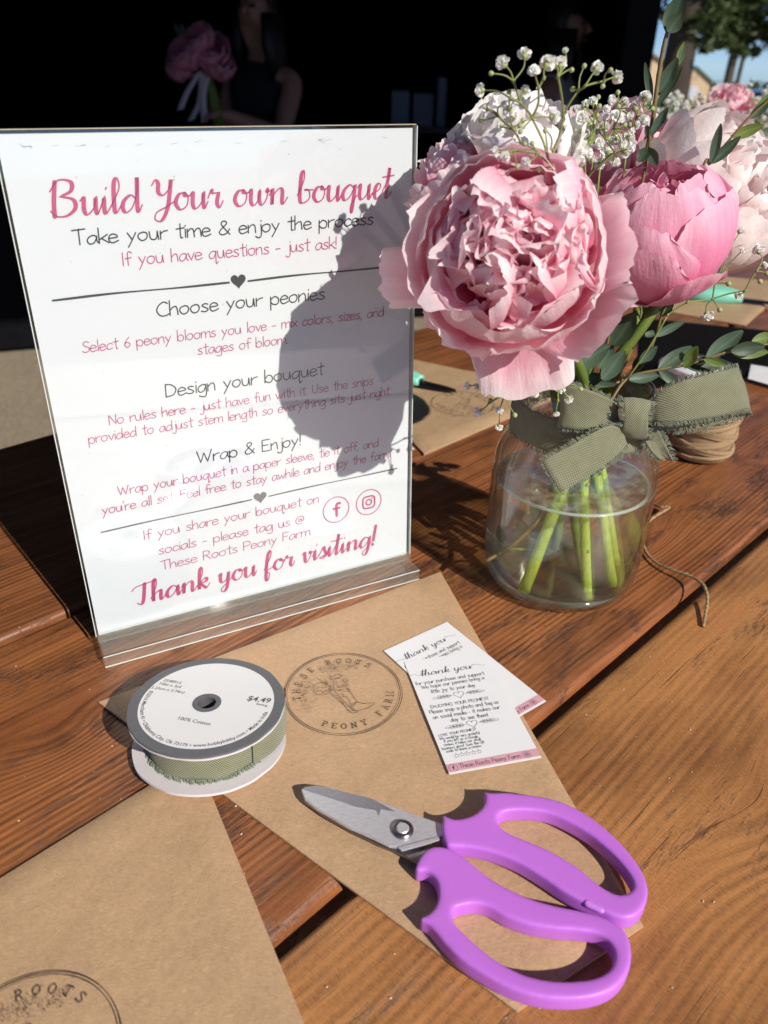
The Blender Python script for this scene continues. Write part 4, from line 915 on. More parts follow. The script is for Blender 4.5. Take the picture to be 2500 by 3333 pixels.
def slab_form(name, outer, hole, z0, z1, m, parent, zt):
    # traced outline with its finger opening, given thickness and rounded all over
    bm = bmesh.new(); loops = []
    for lp, off in ((outer, -.0008), (hole, .0017)):
        P2 = [onz(*z7(x, y), zt) for x, y in lp]; P2 = smooth_line(P2, 5, True); m_ = len(P2)
        ar_ = sum(P2[i].x*P2[(i+1) % m_].y-P2[(i+1) % m_].x*P2[i].y for i in range(m_)); sg = 1 if ar_ > 0 else -1
        nn = [(P2[(i+1) % m_]-P2[i-1]).normalized() for i in range(m_)]
        P2 = [q+Vector((t_.y, -t_.x, 0))*sg*off for q, t_ in zip(P2, nn)]
        vs = [bm.verts.new((q.x, q.y, 0)) for q in P2]; loops.append(P2)
        for i in range(len(vs)): bm.edges.new((vs[i], vs[(i+1) % len(vs)]))
    bmesh.ops.triangle_fill(bm, use_beauty=True, use_dissolve=False, edges=bm.edges)
    bm.verts.index_update(); tri = [[v.index for v in f.verts] for f in bm.faces]; vv = [v.co.copy() for v in bm.verts]; bm.free()
    mb = MB(); n = len(vv); mb.v = [(q.x, q.y, z1) for q in vv]+[(q.x, q.y, z0) for q in vv]; mb.a = [0.0]*(2*n)
    for t_ in tri:
        a_, b_, c_ = [vv[i] for i in t_]
        if (b_-a_).cross(c_-a_).z < 0: t_.reverse()
        mb.f += [tuple(t_), tuple(i+n for i in reversed(t_))]
    k = 0
    for P2 in loops:
        m_ = len(P2)
        for i in range(m_): mb.f.append((k+i, k+(i+1) % m_, n+k+(i+1) % m_, n+k+i))
        k += m_
    o = mb.build(name, m, None, outward=True)
    rm = o.modifiers.new('r', 'REMESH'); rm.mode = 'VOXEL'; rm.voxel_size = .00055; rm.use_smooth_shade = True
    sm = o.modifiers.new('s', 'SMOOTH'); sm.factor = .5; sm.iterations = 55
    dg = bpy.context.evaluated_depsgraph_get(); me = bpy.data.meshes.new_from_object(o.evaluated_get(dg)); bpy.data.objects.remove(o)
    me.name = name; me.materials.clear(); me.materials.append(m); me.polygons.foreach_set('use_smooth', [True]*len(me.polygons))
    o = bpy.data.objects.new(name, me); C.objects.link(o); put(o, parent); return o
UPO = [(700, 398), (682, 340), (682, 290), (684, 262), (690, 254), (706, 268), (740, 280), (790, 272), (832, 250), (855, 220), (860, 192), (856, 170), (862, 160), (880, 170), (960, 170), (1060, 181), (1150, 198), (1250, 238), (1340, 298), (1420, 368), (1482, 440), (1527, 510), (1548, 570), (1543, 630), (1512, 682), (1460, 707), (1400, 698), (1340, 670), (1250, 627), (1180, 587), (1100, 532), (1000, 472), (900, 432), (800, 410), (730, 406)]
UPH = [(932, 286), (960, 266), (1040, 262), (1130, 274), (1220, 314), (1300, 364), (1380, 434), (1438, 502), (1464, 550), (1456, 572), (1428, 584), (1390, 576), (1330, 536), (1250, 471), (1150, 411), (1050, 366), (980, 338), (942, 312)]
LOO = [(640, 393), (600, 422), (576, 462), (568, 492), (588, 507), (616, 502), (642, 518), (660, 550), (665, 600), (650, 645), (620, 674), (590, 686), (588, 706), (618, 720), (645, 745), (690, 800), (760, 870), (850, 932), (950, 987), (1060, 1027), (1180, 1044), (1300, 1037), (1392, 1007), (1452, 952), (1480, 880), (1477, 800), (1452, 743), (1400, 703), (1330, 673), (1250, 653), (1150, 633), (1050, 603), (950, 558), (870, 508), (800, 448), (740, 408), (690, 391)]
LOH = [(750, 668), (772, 660), (830, 650), (880, 664), (950, 704), (1050, 739), (1150, 756), (1250, 764), (1326, 774), (1370, 802), (1386, 850), (1364, 897), (1306, 926), (1230, 936), (1130, 934), (1030, 911), (930, 861), (850, 801), (782, 738), (750, 702)]
slab_form('handle', UPO, UPH, .0048, .0140, purple, scis, Z0+.001); slab_form('handle', LOO, LOH, .0038, .0130, purple, scis, Z0+.0005)
blob('stop_bump', [([(1290, 625, 16, .0125), (1320, 640, 15, .0125), (1350, 655, 14, .0125)], False)], .0055, simple('purple_light', (.60, .22, .74), .4, .03), scis, .0125)
def plate(px, z0, z1, m, name, parent, bev=.0004, tz=None):
    ps = [onz(*z7(x, y), z1) for x, y in px]; pl = [(q.x, q.y) for q in ps]
    if sum(pl[i][0]*pl[(i+1) % len(pl)][1]-pl[(i+1) % len(pl)][0]*pl[i][1] for i in range(len(pl))) < 0: pl.reverse()
    o = MB().prism(pl, z0, z1); n = len(pl)
    if tz:      # thin towards the tip
        o.v = [(x, y, z0+(z-z0)*tz(x, y)) if z > z0 else (x, y, z) for x, y, z in o.v]
    o = o.build(name, m, parent); b_ = o.modifiers.new('b', 'BEVEL'); b_.width = bev; b_.segments = 2; return o
lo_bl = [(104, 165), (120, 205), (200, 262), (320, 330), (440, 388), (500, 412), (590, 462), (640, 400), (560, 350), (420, 270), (260, 200), (150, 160)]
plate(lo_bl, .0062, .0078, steel2, 'blade', scis)
up_bl = [(103, 152), (118, 192), (170, 232), (300, 308), (400, 352), (470, 386), (520, 392), (600, 368), (690, 346), (700, 300), (540, 243), (400, 190), (240, 148), (160, 136), (118, 141)]
bl = plate(up_bl, .0079, .0098, steel, 'blade', scis)
plate([(106, 150), (250, 196), (330, 224), (415, 240), (424, 262), (436, 236), (500, 246), (400, 192), (240, 150), (160, 139), (120, 143)], .00985, .0101, simple('ground_steel', (.66, .66, .68), .42, .12, 700, .3, 1500, metal=1), 'cutting_bevel', bl, .00012)
bp_ = onz(*z7(524, 318), .0105); boltM = Matrix.Translation((bp_.x, bp_.y, .0099))
bo = MB().lathe([(0, .0), (.0052, .0), (.0052, .0009), (.0046, .0016), (.0034, .0017), (.0034, .0014), (0, .0014)], n=36, M=boltM).build('pivot_bolt', steel2, scis, auto=35)
MB().lathe([(0, .0019), (.0026, .0019), (.0031, .0015)], n=30, M=boltM).build('bolt_head', steel, bo, auto=35)
plate([(505, 392), (600, 366), (676, 348), (678, 362), (610, 384), (520, 408)], .0098, .0104, steel, 'spring_tab', scis, .0002)

# ---- the glass jar
JC = Vector((.1268, .472, 0))
jar = thing('glass_jar', 'clear glass jar half full of water holding the pink peony bouquet', 'jar', JC)
GL = jar_glass('jar_glass', (.985, .996, .990), 1.12, 1.0, 4.0, .06, .004); WT = jar_glass('jar_water', (.985, .995, .965), 1.33, .93, 2.6, .035, .005)
outp = [(0, .0006), (.038, .0006), (.0455, .0022), (.0505, .0075), (.0532, .015), (.0542, .026), (.0545, .06), (.0543, .088), (.0528, .099), (.0490, .1095), (.0445, .1175), (.0425, .1235), (.0420, .136), (.0432, .1375), (.0432, .1395), (.0420, .1410), (.0420, .1478), (.0412, .1496), (.0398, .1500)]
inn = [(.0390, .1490), (.0388, .1260), (.0410, .1185), (.0455, .1100), (.0495, .0985), (.0512, .0880), (.0514, .06), (.0512, .026), (.0495, .0150), (.0450, .0090), (.030, .0068), (0, .0085)]
MB().lathe(outp+inn, JC, 96).build('glass', GL, jar, smooth=True, outward=True)
wp = [(0, .0087), (.030, .0070), (.0446, .0092), (.0490, .0152), (.0508, .0262), (.0510, .06), (.0509, .0806), (.0500, .0800), (.0470, .0797), (0, .0797)]
foot, N = mat('thick_glass_foot')
_t = N.n('BsdfTransparent', {0: (.93, .98, .94, 1)}); _d = N.n('BsdfDiffuse', {0: (.70, .80, .66, 1)}); _g = N.n('BsdfGlossy', {0: (1, 1, 1, 1), 'Roughness': .06})
_n = N.ramp(N.noise(N.mapping((25, 25, 120)), 1, 2, .5, .8).outputs[0], [(.42, (0, 0, 0)), (.68, (1, 1, 1))])
_m = N.n('MixShader', {0: N.math('MULTIPLY', _n, .16), 1: _t.outputs[0], 2: _d.outputs[0]})  # pale green patches painted for light refracted in the thick base
N.out(N.n('MixShader', {0: N.math('MULTIPLY_ADD', schlick(N), .8, .06), 1: _m.outputs[0], 2: _g.outputs[0]}).outputs[0])
MB().lathe([(0, .0028), (.036, .0028), (.0445, .0045), (.0490, .0090), (.0503, .0140), (.0470, .0088), (.034, .0060), (0, .0062)], JC, 72).build('foot', foot, jar, smooth=True, outward=True)
wsf, N = mat('water_surface')
_h = N.noise(N.mapping((1, 1, 1)), 110, 3, .5).outputs[0]; _bn = N.bump(_h, .5, .003)
_t = N.n('BsdfTransparent', {0: (.97, .99, .96, 1)}); _g = N.n('BsdfGlossy', {0: (1, 1, 1, 1), 'Roughness': .05, 'Normal': _bn}); _d = N.n('BsdfDiffuse', {0: (.82, .92, .78, 1)})
_m = N.n('MixShader', {0: N.math('MULTIPLY', N.ramp(_h, [(.40, (0, 0, 0)), (.65, (1, 1, 1))]), .22), 1: _t.outputs[0], 2: _d.outputs[0]})  # pale mottling painted in for the surface's bright reflections
N.out(N.n('MixShader', {0: .12, 1: _m.outputs[0], 2: _g.outputs[0]}).outputs[0])
MB().lathe([(0, .0804), (.030, .0804), (.0475, .0805), (.0500, .0809)], JC, 72).build('water_surface', wsf, jar, smooth=True)
rimm, N = mat('water_rim'); N.out(N.n('MixShader', {0: .30, 1: N.n('BsdfTransparent', {0: (.96, .99, .96, 1)}).outputs[0], 2: N.n('BsdfPrincipled', {'Base Color': (.80, .90, .80, 1), 'Roughness': .15}).outputs[0]}).outputs[0])  # pale ring paints the bright highlight at the waterline
MB().lathe([(.0500+.0013*math.cos(a), .0808+.0012*math.sin(a)) for a in [R(k*45) for k in range(9)]], JC, 96).build('water_rim', rimm, jar, smooth=True)
MB().lathe(wp, JC, 96).build('water', WT, jar, auto=60, outward=True)

# ---- peonies
PK_DEEP, PK_MID, PK_PALE = (.84, .22, .38), (.93, .56, .65), (.97, .90, .90)
PM1 = petal_mat('peony_pink', PK_DEEP, PK_MID, PK_PALE, .42)
PM2 = petal_mat('peony_rose', (.80, .17, .36), (.87, .32, .50), (.92, .56, .67), .26)
PM3 = petal_mat('peony_blush', (.88, .52, .56), (.94, .80, .77), (.95, .90, .87), .24)
PM4 = petal_mat('peony_white', (.90, .78, .76), (.94, .89, .86), (.95, .93, .90), .22)
STEM = simple('green_stem', (.13, .19, .03), .45, .25, 120); STEMW, N = mat('cut_stem')
_f = N.noise(N.mapping((900, 900, 40)), 1, 4, .65).outputs[0]; _b = N.noise(N.mapping((1, 1, 1)), 120, 4, .6).outputs[0]
_c = N.mix(.5, N.ramp(_f, [(.3, (.30, .42, .03)), (.55, (.56, .68, .07)), (.75, (.76, .82, .22))]), N.ramp(_b, [(.35, (.6, .7, .5)), (.65, (1.1, 1.05, 1))]), 'MULTIPLY')
_p = N.n('BsdfPrincipled', {'Base Color': _c, 'Roughness': .45}); N.t.links.new(N.bump(_f, .5, .0006), _p.inputs['Normal']); _tr = N.n('BsdfTranslucent', {0: (.45, .55, .08, 1)})
N.out(N.n('MixShader', {0: .25, 1: _p.outputs[0], 2: _tr.outputs[0]}).outputs[0])
def frame(c, axis, spin=0):
    z = axis.normalized(); x = Vector((0, 0, 1)).cross(z)
    x = x.normalized() if x.length > 1e-3 else Vector((1, 0, 0)); y = z.cross(x)
    M = Matrix(((x.x, y.x, z.x, c.x), (x.y, y.y, z.y, c.y), (x.z, y.z, z.z, c.z), (0, 0, 0, 1)))
    return M @ Matrix.Rotation(spin, 4, 'Z')
def nz3(p, s, k): return Vector((noise.noise(p*s+Vector((k, 0, 0))), noise.noise(p*s+Vector((0, k, 9))), noise.noise(p*s+Vector((5, 3, k)))))
def guard(mb, M, Rr, az, half, t0, t1, seed, ruf=.05, flare=.0, elong=1.0, notch=.12, nu=22, nv=18, cup=0, tb=0.0):
    # cupped outer petal on an egg-shaped shell: polar angle t0 (stalk) to t1 (lip)
    P, A, U = [], [], []
    for i in range(nv+1):
        v = i/nv; row, ar = [], []
        for j in range(nu+1):
            u = -1+2*j/nu
            prof_ = min(1, (v*1.9)**.55)*(1-.35*max(0, v-.75)/.25*abs(u)**2)
            lip = 1-notch*abs(u)**2.5-.07*noise.noise(Vector((u*2.2+seed, seed, 0)))-.022*noise.noise(Vector((u*8+seed, 3, seed)))
            th = R(t0+(t1-t0)*v*lip); ph = az+R(half)*u*prof_
            rr = Rr*(1+flare*max(0, v-.55)**2*5 - cup*abs(u)**2*.1)
            d = Vector((math.sin(th)*math.cos(ph), math.sin(th)*math.sin(ph), -math.cos(th)*elong))
            q = d*rr; k = ruf*Rr*(v**2)
            q += d*k*(1.3*noise.noise(Vector((u*3.2, v*2, seed)))+.9*noise.noise(Vector((u*8.5, v*3, seed+4))))
            q += d*Rr*.012*noise.noise(Vector((u*18, v*5, seed)))*v
            row.append(M @ q); ar.append(min(1, tb+min(1, .12+.95*v**1.6*(.8+.25*abs(u)))*(1-tb)))
        P.append(row); A.append(ar); U.append([(j/nu+seed*.37, v) for j in range(nu+1)])
    mb.grid(P, A, U)
def inner(mb, M, q0, q1, bulge, width, tw, seed, ruf, curl, nu=26, nv=22, tb=0.0, curve=.5):
    # broad crumpled inner petal from q0 (deep) to q1 (front), its face turned tw about its length
    rnd = random.Random(seed); P, A, U = [], [], []
    L = (q1-q0); ln = L.length; l = L.normalized()
    rad = Vector((q1.x, q1.y, 0)); rad = rad.normalized() if rad.length > 1e-4 else Vector((1, 0, 0))
    nrm = (rad-l*rad.dot(l)).normalized(); side = l.cross(nrm)
    nrm, side = nrm*math.cos(tw)+side*math.sin(tw), side*math.cos(tw)-nrm*math.sin(tw)
    sp_ = rnd.uniform(-.45, .45); nd = rnd.uniform(.05, .16); rl = rnd.uniform(.4, 1.0)
    for i in range(nv+1):
        v = i/nv; row, ar = [], []
        for j in range(nu+1):
            u = -1+2*j/nu
            lip = 1-.05*abs(u)**2.6-.10*noise.noise(Vector((u*1.5+seed, .3, seed)))-.022*noise.noise(Vector((u*6+seed, 2, 0)))-nd*max(0, 1-abs(u-sp_)/.22)**1.5
            vv = v*lip; wv = width*(.40+.60*min(1, vv*1.7)**.8)*math.sqrt(1-.60*(max(0, v-.70)/.30)**2)
            c = q0+L*vv+rad*bulge*math.sin(math.pi*min(1, vv*1.02))*.9
            q = c+side*(u*wv)-nrm*(curve*width*(u*u)*(.4+.6*vv))
            a = vv**1.7; e = max(0, vv-.6)/.4
            q += nrm*a*ruf*(1.5*noise.noise(Vector((u*1.1+seed, vv*1.3, seed*.7)))+.55*noise.noise(Vector((u*2.6, vv*2.4, seed))))
            q += nrm*e*e*ruf*(.62*rl*math.sin(u*6.0+seed)*noise.noise(Vector((u*2+seed, 1, 2)))*2+.22*noise.noise(Vector((u*5, vv*4, seed+2)))+.10*noise.noise(Vector((u*15, vv*11, seed+5))))
            q += -nrm*curl*max(0, vv-.66)**2*3.6*width - l*abs(curl)*max(0, vv-.78)**2*3.0*width
            row.append(M @ q); ar.append(min(1, tb+(1-tb)*(.02+.98*vv**3.0)))
        P.append(row); A.append(ar); U.append([(j/nu*.7+seed*.37, v) for j in range(nu+1)])
    mb.grid(P, A, U)
def stem_mesh(pts, r0, r1, seed=0, n=10):
    pts = smooth_line(pts, 8); m = len(pts)
    return MB().tube(pts, [r0+(r1-r0)*i/(m-1)+.00018*noise.noise(Vector((i*.6, seed, 0))) for i in range(m)], n)
def peony(label, c, axis, spin, Rr, pm, stem_pts, guards, inner_n, seed, wid=(.20, .34), ruf=.10, front=.62, open_=.84, elong=.95, stem_r=(.0030, .0034), twr=.5, tb=0.0, sepals=True, inner_t=0.0):
    M = frame(c, axis, spin); t = thing('peony', label, 'flower', stem_pts[-1] if stem_pts else c, 'peonies'); rnd = random.Random(seed)
    for (az, half, t0, t1, rs, rf, flr, nt) in guards:
        mb = MB(); guard(mb, M, Rr*rs, R(az), half, t0, t1, rnd.uniform(0, 90), rf, flr, elong, nt, tb=tb)
        mb.build('guard_petal', pm, t, smooth=True)
    if inner_n:
        mb = MB(); base = Vector((0, 0, -.55*Rr))
        for k in range(inner_n):
            f = ((k+.3)/inner_n)**.56; rho = open_*Rr*f; ph = k*2.39996+rnd.uniform(-.3, .3)
            hz = front*Rr*math.sqrt(max(.02, 1-(f*.90)**2))+rnd.uniform(-.16, .10)*Rr
            lean = rnd.uniform(.80, 1.0)
            q1 = Vector((rho*lean*math.cos(ph), rho*lean*math.sin(ph), hz))
            q0 = base*rnd.uniform(.3, 1)+Vector((math.cos(ph), math.sin(ph), 0))*rho*rnd.uniform(.35, .6)
            tw = rnd.gauss(0, twr)*(1.5-f); w_ = Rr*rnd.uniform(*wid)*(1.15 if f > .7 else 1)
            inner(mb, M, q0, q1, Rr*rnd.uniform(.06, .2)*f, w_, tw, rnd.uniform(0, 99), ruf*Rr*rnd.uniform(.7, 1.3), rnd.choice((-1, 1, 1, -1))*rnd.uniform(.2, 1.0), tb=inner_t, curve=rnd.uniform(.1, .6))
        tag(mb.build('inner_petals', pm, t, smooth=True), kind='stuff')
    if sepals:
        mb = MB()
        for k in range(4):
            a = spin+k*1.6; guard(mb, M, Rr*1.02, a, 24, 3, 38, k+seed, .02, 0, elong, .5, 10, 8)
        mb.build('sepals', leafA, t, smooth=True)
    if stem_pts: stem_mesh(stem_pts, stem_r[0], stem_r[1], seed).build('stem', STEM, t, smooth=True)
    return t
leafA = leaf_mat('eucalyptus_grey', (.085, .135, .085), (.12, .20, .05)); leafB = leaf_mat('eucalyptus_dark', (.045, .075, .04), (.08, .14, .03)); leafC = leaf_mat('eucalyptus_bright', (.16, .235, .055), (.30, .42, .06), .3)

cam_dir = lambda c: (EYE-c).normalized()
# stems meet in the neck of the jar
def neck(dx, dy, z=.137): return JC+Vector((dx, dy, z))
def jarpt(dx, dy, z): return JC+Vector((dx, dy, z))
c1 = at(1662, 822, .371); ax1 = cam_dir(c1)+Vector((-.02, 0, .16))
G1 = [(90+0, 62, 20, 104, 1.12, .05, .0, .12), (200, 58, 15, 104, 1.12, .06, .10, .12), (300, 55, 12, 106, 1.12, .06, .0, .12), (20, 60, 12, 116, 1.06, .06, .0, .1), (140, 60, 14, 118, 1.04, .06, 0, .1), (255, 62, 14, 122, 1.02, .06, 0, .1),
      (60, 55, 15, 118, .97, .07, 0, .1), (185, 55, 15, 120, .95, .07, 0, .1), (310, 60, 15, 120, .93, .07, 0, .12), (100, 48, 20, 118, .87, .08, 0, .1), (230, 50, 20, 120, .85, .08, 0, .1), (350, 50, 20, 120, .84, .08, 0, .1),
      (284, 34, 18, 82, 1.44, .05, .16, .3), (330, 34, 18, 90, 1.34, .05, .10, .3), (192, 22, 20, 86, 1.40, .04, .12, .4), (240, 38, 18, 88, 1.16, .05, .06, .3), (12, 34, 14, 96, 1.24, .05, .06, .2)]
peony('big open pale pink peony in front, facing the camera', c1, ax1, 0, .0404, PM1, [c1-ax1.normalized()*.042, neck(-.016, -.030, .172), neck(-.006, -.012), jarpt(-.016, -.018, .08)], G1, 60, 11, wid=(.32, .60), ruf=.145, front=.98, open_=.86, inner_t=.0, twr=.6)
c2_ = at(2152, 735, .468); ax2 = Vector((-.22, -.16, 1))
G2 = [(250, 66, 14, 112, 1.03, .03, 0, .14), (340, 60, 14, 118, 1.0, .03, 0, .14), (60, 66, 14, 120, .98, .03, 0, .14), (160, 62, 14, 124, .99, .03, 0, .14), (295, 60, 14, 138, .95, .04, 0, .12), (205, 56, 14, 142, .93, .04, 0, .14), (110, 60, 14, 140, .93, .04, 0, .12), (20, 60, 14, 142, .91, .04, 0, .1), (250, 60, 14, 147, .87, .05, 0, .1), (340, 60, 14, 147, .86, .05, 0, .1), (160, 60, 14, 149, .85, .05, 0, .1), (70, 60, 14, 149, .84, .05, 0, .1), (262, 55, 14, 96, 1.07, .03, .0, .22), (318, 44, 14, 70, 1.10, .04, .05, .3), (232, 40, 14, 62, 1.12, .05, .06, .3)]
peony('rose pink peony still half closed, beside the big pale pink one', c2_, ax2, .4, .0402, PM2, [c2_-ax2.normalized()*.043, at(2100, 1050, .468), neck(.002, -.004), jarpt(.006, -.012, .08)], G2, 26, 23, wid=(.20, .34), ruf=.10, front=.66, open_=.55, elong=1.0, stem_r=(.0034, .0033))
c3 = at(1662, 470, .425); ax3 = Vector((-.25, -.35, 1))
G3 = [(200, 50, 16, 96, 1.0, .08, .1, .2), (260, 50, 16, 96, 1.05, .08, .1, .2), (320, 50, 16, 92, 1.05, .08, .1, .2), (20, 50, 16, 96, 1.0, .08, .1, .2), (80, 50, 16, 100, 1.0, .08, .1, .2), (140, 50, 16, 100, 1.0, .08, .1, .2), (230, 42, 16, 108, .9, .09, 0, .15), (300, 42, 16, 106, .9, .09, 0, .15), (10, 42, 16, 110, .9, .09, 0, .15), (150, 42, 16, 110, .9, .09, 0, .15)]
peony('loose white peony behind the top left of the big pink one', c3, ax3, .2, .0325, PM4, [c3-ax3.normalized()*.038, neck(-.016, -.012, .165), neck(-.012, .012), jarpt(.012, .004, .08)], G3, 20, 37, wid=(.30, .50), ruf=.12, front=.72, open_=.85)
c4_ = at(2350, 612, .535); ax4 = Vector((.55, -.50, .62))
G4 = [(90, 60, 14, 112, 1.0, .05, 0, .16), (150, 60, 14, 108, 1.03, .05, .04, .16), (210, 60, 14, 110, 1.0, .05, 0, .16), (270, 60, 14, 112, 1.0, .06, 0, .16), (330, 60, 14, 116, .98, .06, 0, .16), (30, 60, 14, 118, .97, .06, 0, .16), (180, 50, 14, 122, .92, .07, 0, .16), (120, 50, 14, 124, .9, .07, 0, .16), (240, 50, 14, 122, .92, .07, 0, .16), (0, 50, 14, 124, .9, .07, 0, .16), (160, 36, 14, 92, 1.12, .06, .12, .3), (215, 36, 14, 96, 1.1, .06, .1, .3)]
peony('large blush white peony at the right behind the rose pink one', c4_, ax4, .0, .0515, PM3, [c4_-ax4.normalized()*.053, neck(.03, .025, .17), neck(.016, .012), jarpt(.008, .012, .08)], G4, 46, 41, wid=(.24, .40), ruf=.09, front=.66, open_=.80)
c5 = at(2010, 500, .56); ax5 = Vector((0, -.4, 1))
peony('pale pink peony almost hidden behind the white sprigs in the middle', c5, ax5, .9, .045, petal_mat('peony_mauve', (.66, .30, .42), (.76, .46, .54), (.84, .68, .70)), [c5-ax5.normalized()*.042, neck(.005, .025, .17), neck(.004, .02), jarpt(0, .02, .012)], G3, 30, 53, wid=(.22, .36), ruf=.1, front=.7, open_=.8)
c6 = at(1472, 565, .43); ax6 = Vector((-.6, .1, .8))
peony('pink peony whose edge shows at the far left behind the big one', c6, ax6, 1.3, .025, PM1, [c6-ax6.normalized()*.034, neck(-.03, .005, .165), neck(-.018, .004), jarpt(.015, -.01, .012)], G3[:8], 16, 59, wid=(.22, .36), ruf=.1, front=.7, open_=.8)

# ---- gypsophila
GYW, N = mat('gypsophila_white')
_c = N.ramp(N.n('Attribute', attribute_name='t').outputs['Fac'], [(.5, (.72, .74, .56)), (.75, (.90, .90, .84)), (1.0, (.95, .95, .93))])
N.out(N.n('MixShader', {0: .3, 1: N.n('BsdfDiffuse', {0: _c}).outputs[0], 2: N.n('BsdfTranslucent', {0: _c}).outputs[0]}).outputs[0]); GYS = simple('sprig_green', (.20, .235, .065), .5, .2, 200); GYB = simple('bud_green', (.34, .38, .17), .6, .2, 300)
def blossom_mesh(seed):
    rnd = random.Random(seed); mb = MB()
    for k in range(46):
        f = (k+.5)/46; th = math.acos(1-1.55*f); ph = k*2.39996
        d = Vector((math.sin(th)*math.cos(ph), math.sin(th)*math.sin(ph), math.cos(th)))
        ls = rnd.uniform(.58, .98); d.z *= .85
        a = d.orthogonal().normalized(); a = (a*math.cos(k*1.7)+d.cross(a)*math.sin(k*1.7)); b = d.cross(a)
        P, A = [], []
        for i in range(4):
            v = i/3; row, ar = [], []
            for j in range(4):
                u = -1+2*j/3
                q = d*(.25+ls*v*(1-.3*abs(u)))+a*u*.40*(.4+.6*v)+b*(.16*noise.noise(Vector((u*3+k, v*3, seed)))+.10*v*rnd.uniform(-1, 1))
                row.append(q); ar.append(.55+.45*v)
            P.append(row); A.append(ar)
        mb.grid(P, A)
    mb.lathe([(0, -.35), (.42, -.2), (.55, .2), (.45, .55), (.22, .70), (0, .72)], n=10); mb.a[-60:] = [.75]*60
    o = mb.build('blossom', GYW, None, smooth=True); me = o.data; bpy.data.objects.remove(o); return me
BLM = [blossom_mesh(i) for i in range(4)]
def bud_mesh():
    mb = MB().lathe([(0, -1), (.55, -.8), (.95, -.1), (.8, .55), (.35, .95), (0, 1)], n=10); o = mb.build('bud', GYB, None, smooth=True); me = o.data; bpy.data.objects.remove(o); return me
BDM = bud_mesh()
def spr(label, root, nodes, heads, y, seed, zf, dy=.012):
    # nodes: {name: (px, parent)}; heads: (px, node, size in px or 0 for a bud)
    rnd = random.Random(seed); pos = {'root': root}; mb = MB()
    t = thing('gypsophila_sprig', label, 'flower sprig', root, 'gypsophila sprigs')
    for k, (p, par) in nodes.items():
        pos[k] = at(*zf(*p), y+rnd.uniform(-dy, dy)*.5); a, b = pos[par], pos[k]
        L = (b-a).length; mid = (a+b)/2+Vector((rnd.gauss(0, .05), rnd.gauss(0, .05), rnd.gauss(0, .02)))*L
        mb.tube(smooth_line([a, mid, b], 5), .00062 if par == 'root' else .0005, 6)
        mb.tube([b-(b-a).normalized()*.001, b, b+(b-a).normalized()*.0012], [.0006, .0009, .0004], 6)
    hs = []
    for (p, nd, sz) in heads:
        c = at(*zf(*p), y+rnd.uniform(-dy, dy)); a = pos[nd]; L = (c-a).length
        mid = (a+c)/2+Vector((rnd.gauss(0, .10), rnd.gauss(0, .08), rnd.uniform(.0, .08)))*L
        ln = smooth_line([a, mid, c], 5); mb.tube(ln, [.00042-.00012*i/(len(ln)-1) for i in range(len(ln))], 5)
        d = (c-mid).normalized(); r_ = (sz*.90 if sz else 12)*.7535*((c-EYE).dot(FWD))/FPX
        hs.append((c, d, r_, sz))
    mb.build('stem', GYS, t, smooth=True)
    for c, d, r_, sz in hs:
        me = BLM[rnd.randrange(4)] if sz else BDM
        o = bpy.data.objects.new('blossom' if sz else 'bud', me); C.objects.link(o); o.parent = t
        Rm = d.to_track_quat('Z', 'Y').to_matrix().to_4x4() @ Matrix.Rotation(rnd.uniform(0, 6), 4, 'Z')
        o.matrix_local = Matrix.Translation(c-wloc(t)) @ Rm @ Matrix.Scale(r_, 4)
        if sz:
            o2 = bpy.data.objects.new('calyx', BDM); C.objects.link(o2); o2.parent = o; o2.matrix_local = Matrix.Translation((0, 0, -.35)) @ Matrix.Scale(.5, 4)
    return t
nk = neck(.0, .012, .14)
spr('tall sprig of white gypsophila at the left above the big pink peony', nk, {'a': ((712, 700), 'root'), 'b': ((640, 510), 'a'), 'c': ((590, 445), 'b'), 'd': ((548, 425), 'c'), 'e': ((668, 380), 'b'), 'f': ((560, 350), 'c'), 'g': ((690, 340), 'e')},
    [((512, 270), 'f', 36), ((463, 317), 'f', 0), ((540, 397), 'd', 0), ((610, 388), 'c', 22), ((415, 390), 'd', 30), ((542, 472), 'd', 34), ((607, 232), 'f', 32), ((648, 305), 'e', 31), ((706, 270), 'g', 38), ((587, 543), 'b', 0), ((590, 568), 'b', 0), ((735, 508), 'b', 33), ((607, 622), 'a', 0), ((697, 565), 'a', 0)], .385, 1, z3)
spr('tall sprig of white gypsophila leaning right against the dark shed', nk, {'a': ((730, 650), 'root'), 'b': ((775, 500), 'a'), 'c': ((840, 390), 'b'), 'd': ((868, 372), 'c'), 'e': ((950, 350), 'd'), 'f': ((752, 330), 'b')},
    [((760, 272), 'f', 34), ((735, 265), 'f', 26), ((783, 217), 'f', 15), ((811, 302), 'f', 0), ((920, 292), 'd', 31), ((1008, 333), 'e', 30), ((978, 303), 'e', 0), ((945, 372), 'e', 0), ((815, 385), 'c', 0), ((865, 285), 'c', 0)], .40, 2, z3)
